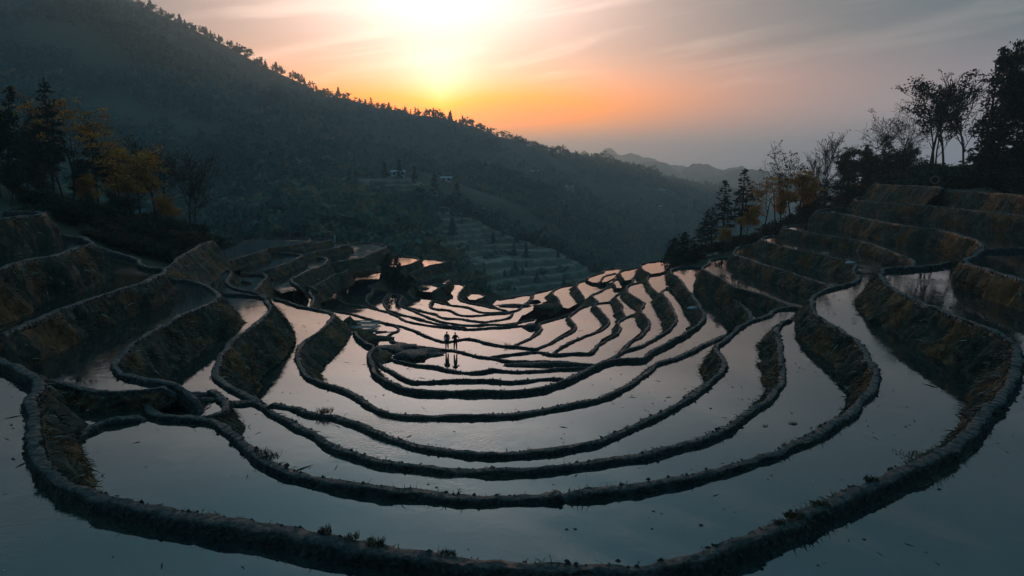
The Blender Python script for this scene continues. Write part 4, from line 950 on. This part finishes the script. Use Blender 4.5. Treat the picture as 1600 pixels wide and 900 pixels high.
make_broad('plume', 33, 9, 'leaf', .8, 12, .34, .17, spread=.40, kids=(10, 5, 3), trunk=.009, up=-.3, clear=.5, stems=5, lean=.17, first=.35, arm=.3)
def make_shrub(key, seed, H, leaf, dens):
    rng = np.random.default_rng(seed); wood, tips = Soup(), []
    for k in range(5):
        d = np.array((rng.normal() * .5, rng.normal() * .5, 1.0)); d /= np.linalg.norm(d)
        grow(wood, tips, rng, np.array((rng.normal() * .2, rng.normal() * .2, -.2)), d, H * .7, .03, 0, 2, .6, .4, (6, 4), 4)
    cr = clumps(tips, rng, .9, dens, .26, .13)
    TREES[key] = (H, wood.mesh(key + '_trunk', M['bark']), mesh_from(key + '_crown', cr[0], cr[1], M[leaf], False, cr[2]))
make_shrub('shrub_a', 41, 2.2, 'leaf', 12); make_shrub('shrub_b', 42, 1.9, 'rust', 10); make_shrub('shrub_c', 43, 1.6, 'gold', 9)
def place(key, px, base, top, Y, label, cat='tree', group=None, name=None, wide=1.0):
    H, wm, cm = TREES[key]
    p = at_depth(px, base, Y); q = at_depth(px, top, Y)
    gz = ground_z(p[0], p[1]); z0 = min(p[2], gz) if gz < p[2] else gz
    s = (q[2] - z0) / H
    if cat == 'bush': z0, s = gz - .05, (q[2] - p[2]) / H
    nm = name or {'fir': 'fir_tree', 'gol': 'autumn_tree', 'rus': 'autumn_tree', 'col': 'dark_tree', 'bar': 'bare_tree', 'spa': 'sparse_tree', 'dar': 'dark_tree', 'plu': 'bamboo_clump', 'shr': 'shrub'}[key[:3]]
    o = empty(nm, (p[0], p[1], z0)); o.scale = (s * wide, s * wide, s); o.rotation_euler[2] = RNG.random() * 6.28
    tag(o, label, cat, group)
    link('trunk' if cat == 'tree' else 'stem', wm, o)
    if cm: link('crown' if cat == 'tree' else 'foliage', cm, o)
    return o
LG, RG = 'trees on the left knoll', 'grove on the right headland'
for a in [
    ('fir_c', 20, 350, 133, 70, 'dense dark fir at the left picture edge'),
    ('fir_a', 50, 350, 196, 74, 'shorter dark fir between the edge fir and the tallest left fir'),
    ('fir_b', 90, 356, 121, 78, 'tallest dark fir on the left, narrow pointed top'),
    ('gold_c', 138, 362, 138, 82, 'spreading half bare tree with ochre leaves in front of the mountain'),
    ('fir_d', 158, 362, 192, 85, 'thin dark fir right of the spreading ochre tree'),
    ('rust_a', 72, 352, 252, 76, 'low rust coloured tree under the tall left firs'),
    ('dark_a', 118, 360, 246, 80, 'dark leafy tree under the spreading ochre tree'),
    ('gold_a', 190, 372, 216, 90, 'slim golden tree, left of the golden pair'),
    ('gold_b', 226, 376, 219, 92, 'brightest golden tree, right of the golden pair'),
    ('bare_b', 246, 378, 206, 96, 'tall bare tree just right of the golden pair'),
    ('bare_a', 264, 376, 222, 97, 'bare tree with a few brown leaves, second from the right on the left knoll'),
    ('gold_b', 266, 378, 296, 95, 'small amber tree at the foot of the bare trees'),
    ('bare_a', 299, 374, 226, 99, 'large bare tree standing alone at the right end of the left knoll'),
    ('dark_b', 175, 372, 292, 86, 'dark bushy tree below the slim golden tree'),
    ('rust_a', 210, 374, 300, 88, 'rust brown small tree between the golden trunks'),
    ('dark_b', 20, 345, 240, 66, 'dark bushy tree at the left edge under the firs'),
    ('dark_a', 5, 345, 170, 68, 'dark leafy tree cut off by the left picture edge'),
    ('fir_a', 66, 354, 168, 80, 'dark fir close behind the tallest left fir'),
    ('dark_a', 104, 360, 190, 84, 'dark leafy tree right of the tallest left fir'),
    ('gold_a', 150, 366, 268, 80, 'low amber tree under the spreading ochre tree'),
    ('gold_b', 206, 374, 244, 95, 'golden tree half hidden behind the golden pair'),
    ('rust_a', 34, 348, 262, 68, 'rust brown tree at the foot of the left firs'),
    ('dark_b', 140, 366, 300, 78, 'round dark tree at the foot of the ochre tree'),
    ('dark_b', 242, 380, 326, 90, 'low round dark tree under the tall bare one'),
    ('bare_b', 310, 376, 262, 101, 'thin leaning bare tree beside the large lone one'),
]: place(*a, group=LG, wide=1.15)
for a in [
    ('fir_e', 1052, 414, 372, 122, 'leftmost short dark fir of the right grove'), ('fir_e', 1068, 412, 363, 121, 'short dark fir, second from the left in the right grove'),
    ('fir_e', 1084, 408, 382, 118, 'smallest fir at the left tip of the right grove'),
    ('fir_c', 1092, 406, 330, 122, 'stocky dark fir, left of two side by side'), ('fir_a', 1111, 402, 322, 121, 'stocky dark fir, right of two side by side'),
    ('fir_d', 1129, 398, 282, 119, 'slender fir against the haze, left of the pair of slender firs'), ('fir_d', 1156, 392, 264, 119, 'slender fir against the haze, right of the pair of slender firs'),
    ('gold_b', 1130, 402, 350, 116, 'low golden tree below the slender firs'), ('gold_c', 1190, 384, 266, 120, 'wide amber tree in the right grove'),
    ('gold_b', 1168, 390, 312, 117, 'small amber tree left of the wide amber tree'), ('gold_a', 1216, 374, 290, 121, 'amber tree behind the first leafless tree of the grove'),
    ('sparse_b', 1236, 364, 219, 122, 'leafless round topped tree with scattered leaves in the right grove'), ('rust_a', 1262, 356, 292, 122, 'rusty leafy tree between two leafless ones'),
    ('bare_b', 1291, 346, 204, 126, 'slim leafless tree with a brushy top'), ('dark_b', 1308, 338, 244, 128, 'dark leafy tree right of the slim leafless one'),
    ('dark_a', 1338, 324, 226, 132, 'dark leafy tree left of the bamboo'), ('plume', 1362, 310, 232, 136, 'arching bamboo clump, leftmost of three'),
    ('plume', 1392, 302, 222, 138, 'arching bamboo clump, middle of three'), ('plume', 1418, 294, 218, 136, 'arching bamboo clump, rightmost of three'),
    ('bare_c', 1394, 300, 143, 134, 'big bare tree with forked trunk above the bamboo'), ('sparse_a', 1452, 282, 113, 126, 'tall twin stemmed sparse tree right of the big bare one'),
    ('sparse_a', 1474, 278, 122, 122, 'sparse tree leaning beside the twin stemmed one'), ('bare_b', 1506, 266, 104, 112, 'thin bare tree left of the two tall dark trees'),
    ('column', 1532, 262, 76, 104, 'tall dark tree, left of the two tallest on the right'), ('column', 1561, 254, 73, 102, 'tall dark tree, right of the two tallest on the right'),
    ('sparse_b', 1584, 250, 92, 98, 'sparse tree at the right edge behind the tall dark ones'),
    ('dark_b', 1545, 258, 205, 100, 'bushy dark tree in front of the two tallest'), ('dark_a', 1608, 240, 50, 92, 'dark tree cut off by the right picture edge'),
    ('dark_b', 1588, 248, 205, 95, 'bushy dark tree at the right picture edge'),

    ('sparse_b', 1212, 376, 246, 123, 'open leafless tree behind the wide amber one'), ('bare_b', 1264, 356, 236, 125, 'thin bare tree between the two taller leafless ones'), ('dark_a', 1356, 312, 228, 137, 'dark leafy tree behind the leftmost bamboo'),
    ('sparse_b', 1326, 332, 222, 129, 'slim leafy tree between the brushy leafless one and the bamboo'), ('fir_d', 1350, 316, 226, 133, 'thin fir left of the bamboo'),
    ('fir_d', 1376, 306, 212, 136, 'thin fir among the bamboo clumps'),

    ('fir_c', 1549, 260, 128, 99, 'dark fir in front of the two tallest trees'),
    ('fir_a', 1598, 246, 120, 94, 'dark fir at the right picture edge'), ('gold_a', 1246, 360, 262, 119, 'amber tree behind the leafless round topped one'), ('dark_b', 1282, 350, 272, 124, 'dark leafy tree behind the slim leafless one'),
]: place(*a, group=RG, wide=(.95 if 1290 < a[1] < 1425 else .62) if a[0][:4] == 'dark' else (.75 if a[0] == 'plume' else (1.45 if a[0][:3] == 'fir' else 1.15)))
place('fir_e', 605, 424, 396, 128, 'small dark fir, left of the lone pair below the forest', group='lone pair of firs on the terraces')
place('fir_e', 619, 427, 399, 126, 'small dark fir, right of the lone pair below the forest', group='lone pair of firs on the terraces')
# undergrowth: single bushes round both woods
rr = np.random.default_rng(5)
for k in range(60):
    px = rr.uniform(55, 335); f = (px - 55) / 280; base = 350 + 32 * f + rr.uniform(-16, 18); Y = 66 + 34 * f + rr.uniform(-2, 5)
    key = rr.choice(['shrub_a', 'shrub_b'], p=[.65, .35])
    place(key, px, base, base - rr.uniform(14, 30), Y, 'low bush in the undergrowth of the left knoll', 'bush', 'undergrowth of the left knoll', wide=rr.uniform(1.1, 1.7))
for k in range(34):
    px = rr.uniform(150, 300); f = (px - 150) / 150; base = 384 + 26 * f + rr.uniform(-8, 8); Y = 71 + 13 * f + rr.uniform(-2, 2)
    place(rr.choice(['shrub_a', 'shrub_b']), px, base, base - rr.uniform(10, 22), Y, 'low bush on the bank under the left knoll', 'bush', 'bushes on the bank under the left knoll', wide=rr.uniform(1.2, 1.9))
for k in range(64):
    px = rr.uniform(1045, 1470); f = (px - 1045) / 425; base = 414 - 134 * f + rr.uniform(-8, 6); Y = 120 + 16 * f + rr.uniform(-3, 3)
    place(rr.choice(['shrub_a', 'shrub_b']), px, base, base - rr.uniform(10, 16) - 26 * f * rr.random(), Y, 'low bush in the undergrowth of the right grove', 'bush', 'undergrowth of the right grove', wide=rr.uniform(1.1, 1.8))
for k in range(48):
    px = rr.uniform(1462, 1640); f = (px - 1462) / 178; base = 270 - 18 * f + rr.uniform(-22, 2); Y = 118 - 26 * f + rr.uniform(-3, 3)
    place('shrub_a', px, base, base - rr.uniform(18, 44), Y, 'low bush above the topmost bund on the right', 'bush', 'bushes above the topmost bund', wide=rr.uniform(1.3, 2.0))

# ---------------------------------------------------------------- forest on the far slopes
def far_tree(kind, rng):
    S = Soup()
    if kind == 'cone':
        k = 6; a = np.arange(k) * 2 * math.pi / k
        for j in range(4):
            z0, z1 = .12 + .22 * j, .12 + .22 * j + .36; r = (.24 - .05 * j)
            rr_ = r * rng.uniform(.7, 1.3, k)
            V = np.vstack((np.stack((np.cos(a) * rr_, np.sin(a) * rr_, np.full(k, z0) + rng.normal(size=k) * .02), 1), [[0, 0, min(z1, 1.0)]]))
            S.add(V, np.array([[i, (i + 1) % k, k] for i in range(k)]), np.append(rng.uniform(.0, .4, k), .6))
    else:
        nb = 26; lob = np.stack((rng.normal(size=4) * .17, rng.normal(size=4) * .17, rng.uniform(.4, .85, 4)), 1)
        C = lob[rng.integers(0, 4, nb)] + rng.normal(size=(nb, 3)) * np.array((.13, .13, .11))
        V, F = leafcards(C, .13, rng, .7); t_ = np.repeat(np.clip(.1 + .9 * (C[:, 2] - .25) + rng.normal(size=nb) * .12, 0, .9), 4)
        S.add(V, np.concatenate((F[:, :3], F[:, [0, 2, 3]])), t_)
    return np.concatenate(S.V), np.concatenate(S.F3), np.concatenate(S.T)
fr = np.random.default_rng(3)
PROTO = [far_tree('cone', fr) for _ in range(4)] + [far_tree('ball', fr) for _ in range(4)]
def forest_points(n, Y0, Y1):
    y = np.sqrt(fr.uniform(Y0 ** 2, Y1 ** 2, n)); px = fr.uniform(-60, 1180, n); x = (px - 800) / 1067 * y * 1.0
    return x, y
def visible(x, y, z):
    px, py = project(np.stack((x, y, z), 1))
    return (px > -60) & (px < 1250) & (py > -60) & (py < 470)
VV, FF, TT, nn = [], [], [], 0
for cnt, Y0, Y1, hs in ((8200, 150, 330, (2.6, 6.5)), (13000, 330, 640, (3, 7.5)), (11000, 640, 1250, (4, 8.5))):
    x, y = forest_points(cnt, Y0, Y1); z, terr = height(x, y)
    cover = fbm(np.stack((x / 60, y / 60, x * 0), 1), 3)
    left = (x < -48) & (y < 185) | (y < 175) & (np.abs(x) < 60)
    ok = visible(x, y, z) & ((terr == 0) | (fr.random(cnt) < .06)) & (cover > -.45) & ~left & ~((x > 60) & (y < 260))
    x, y, z, cover = x[ok], y[ok], z[ok], cover[ok]; n = len(x)
    h = fr.uniform(*hs, n) * (1 + .25 * cover) * np.exp(fr.normal(size=n) * .22); kd = np.where(fr.random(n) < .38 + .2 * cover, fr.integers(0, 4, n), fr.integers(4, 8, n))
    for k in range(8):
        q = kd == k
        if not q.any(): continue
        V0, F0, T0 = PROTO[k]; m = q.sum(); a = fr.random(m) * 6.28; c, s_ = np.cos(a), np.sin(a); hh = h[q]; wd = hh * fr.uniform(.8, 1.5, m)
        X = (V0[:, 0] * c[:, None] - V0[:, 1] * s_[:, None]) * wd[:, None] + x[q][:, None]
        Yv = (V0[:, 0] * s_[:, None] + V0[:, 1] * c[:, None]) * wd[:, None] + y[q][:, None]
        Z = V0[:, 2] * hh[:, None] + z[q][:, None] - .4
        VV.append(np.stack((X, Yv, Z), 2).reshape(-1, 3)); FF.append((F0[None] + (np.arange(m) * len(V0))[:, None, None]).reshape(-1, 3) + nn)
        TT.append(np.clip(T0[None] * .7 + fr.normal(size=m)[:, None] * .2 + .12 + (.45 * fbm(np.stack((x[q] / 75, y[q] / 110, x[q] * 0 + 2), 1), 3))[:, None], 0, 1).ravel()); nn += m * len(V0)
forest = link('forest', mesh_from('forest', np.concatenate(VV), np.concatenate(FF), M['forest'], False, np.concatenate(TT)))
tag(forest, 'hazy forest covering the mountain and valley slopes', 'forest', kind='stuff')
# single trees one can tell apart on the skyline and on the spur
RIDGE = []
for k in range(4):
    H, = (6.0,); make_fir('ridge_fir_%d' % k, 60 + k, 6.0, 1.1 + .3 * (k % 2), gap=2.2, bare=.12 + .1 * (k % 3))
def lone(px, Y, h, label, group, dpx=0):
    d = at_depth(px, 200, Y); z = ground_z(d[0], Y); key = 'ridge_fir_%d' % RNG.integers(0, 4)
    H, wm, cm = TREES[key]; o = empty('fir_tree', (d[0], Y, z - .2)); sc_ = h / H; o.scale = (sc_ * RNG.uniform(.9, 1.5),) * 2 + (sc_,); o.rotation_euler[2] = RNG.random() * 6.28
    tag(o, label, 'tree', group); link('trunk', wm, o); link('crown', cm, o)
skx = np.array([a[0] for a in SKY]); skY = np.array([a[2] for a in SKY])
pxs = np.sort(np.concatenate((fr.uniform(190, 470, 34), fr.uniform(470, 800, 34), fr.uniform(800, 1120, 52))))
for px in pxs:
    lone(px, float(np.interp(px, skx, skY)) + fr.uniform(-14, 4), fr.uniform(5, 11), 'small dark fir silhouetted along the mountain skyline', 'skyline firs')
for px, Y, h, lab in ((600, 352, 9, 'first lone fir on the spur, left of the terrace steps'), (622, 344, 10, 'fir beside the stepped field on the spur'), (645, 342, 9, 'fir on the right end of the stepped field on the spur'), (676, 336, 11, 'sparse fir left of the white roofed house'), (713, 330, 13, 'tallest fir at the top of the terraced spur'), (731, 328, 8, 'fir right of the tallest one on the spur')):
    lone(px, Y, h, lab, 'firs on the terraced spur')

# ---------------------------------------------------------------- valley haze
V, F = box((0, 2700, 18), (5200, 6600, 444))
hz_ob = link('haze', mesh_from('haze', V, F, None, False)); tag(hz_ob, kind='stuff')
m = bpy.data.materials.new('haze'); m.use_nodes = True
for n in list(m.node_tree.nodes): m.node_tree.nodes.remove(n)
pv = m.node_tree.nodes.new('ShaderNodeVolumePrincipled'); mo = m.node_tree.nodes.new('ShaderNodeOutputMaterial')
pv.inputs['Color'].default_value = (.58, .86, 1.0, 1); pv.inputs['Density'].default_value = 0.00045; pv.inputs['Anisotropy'].default_value = 0.55
m.node_tree.links.new(pv.outputs[0], mo.inputs['Volume'])
hz_ob.data.materials.append(m)
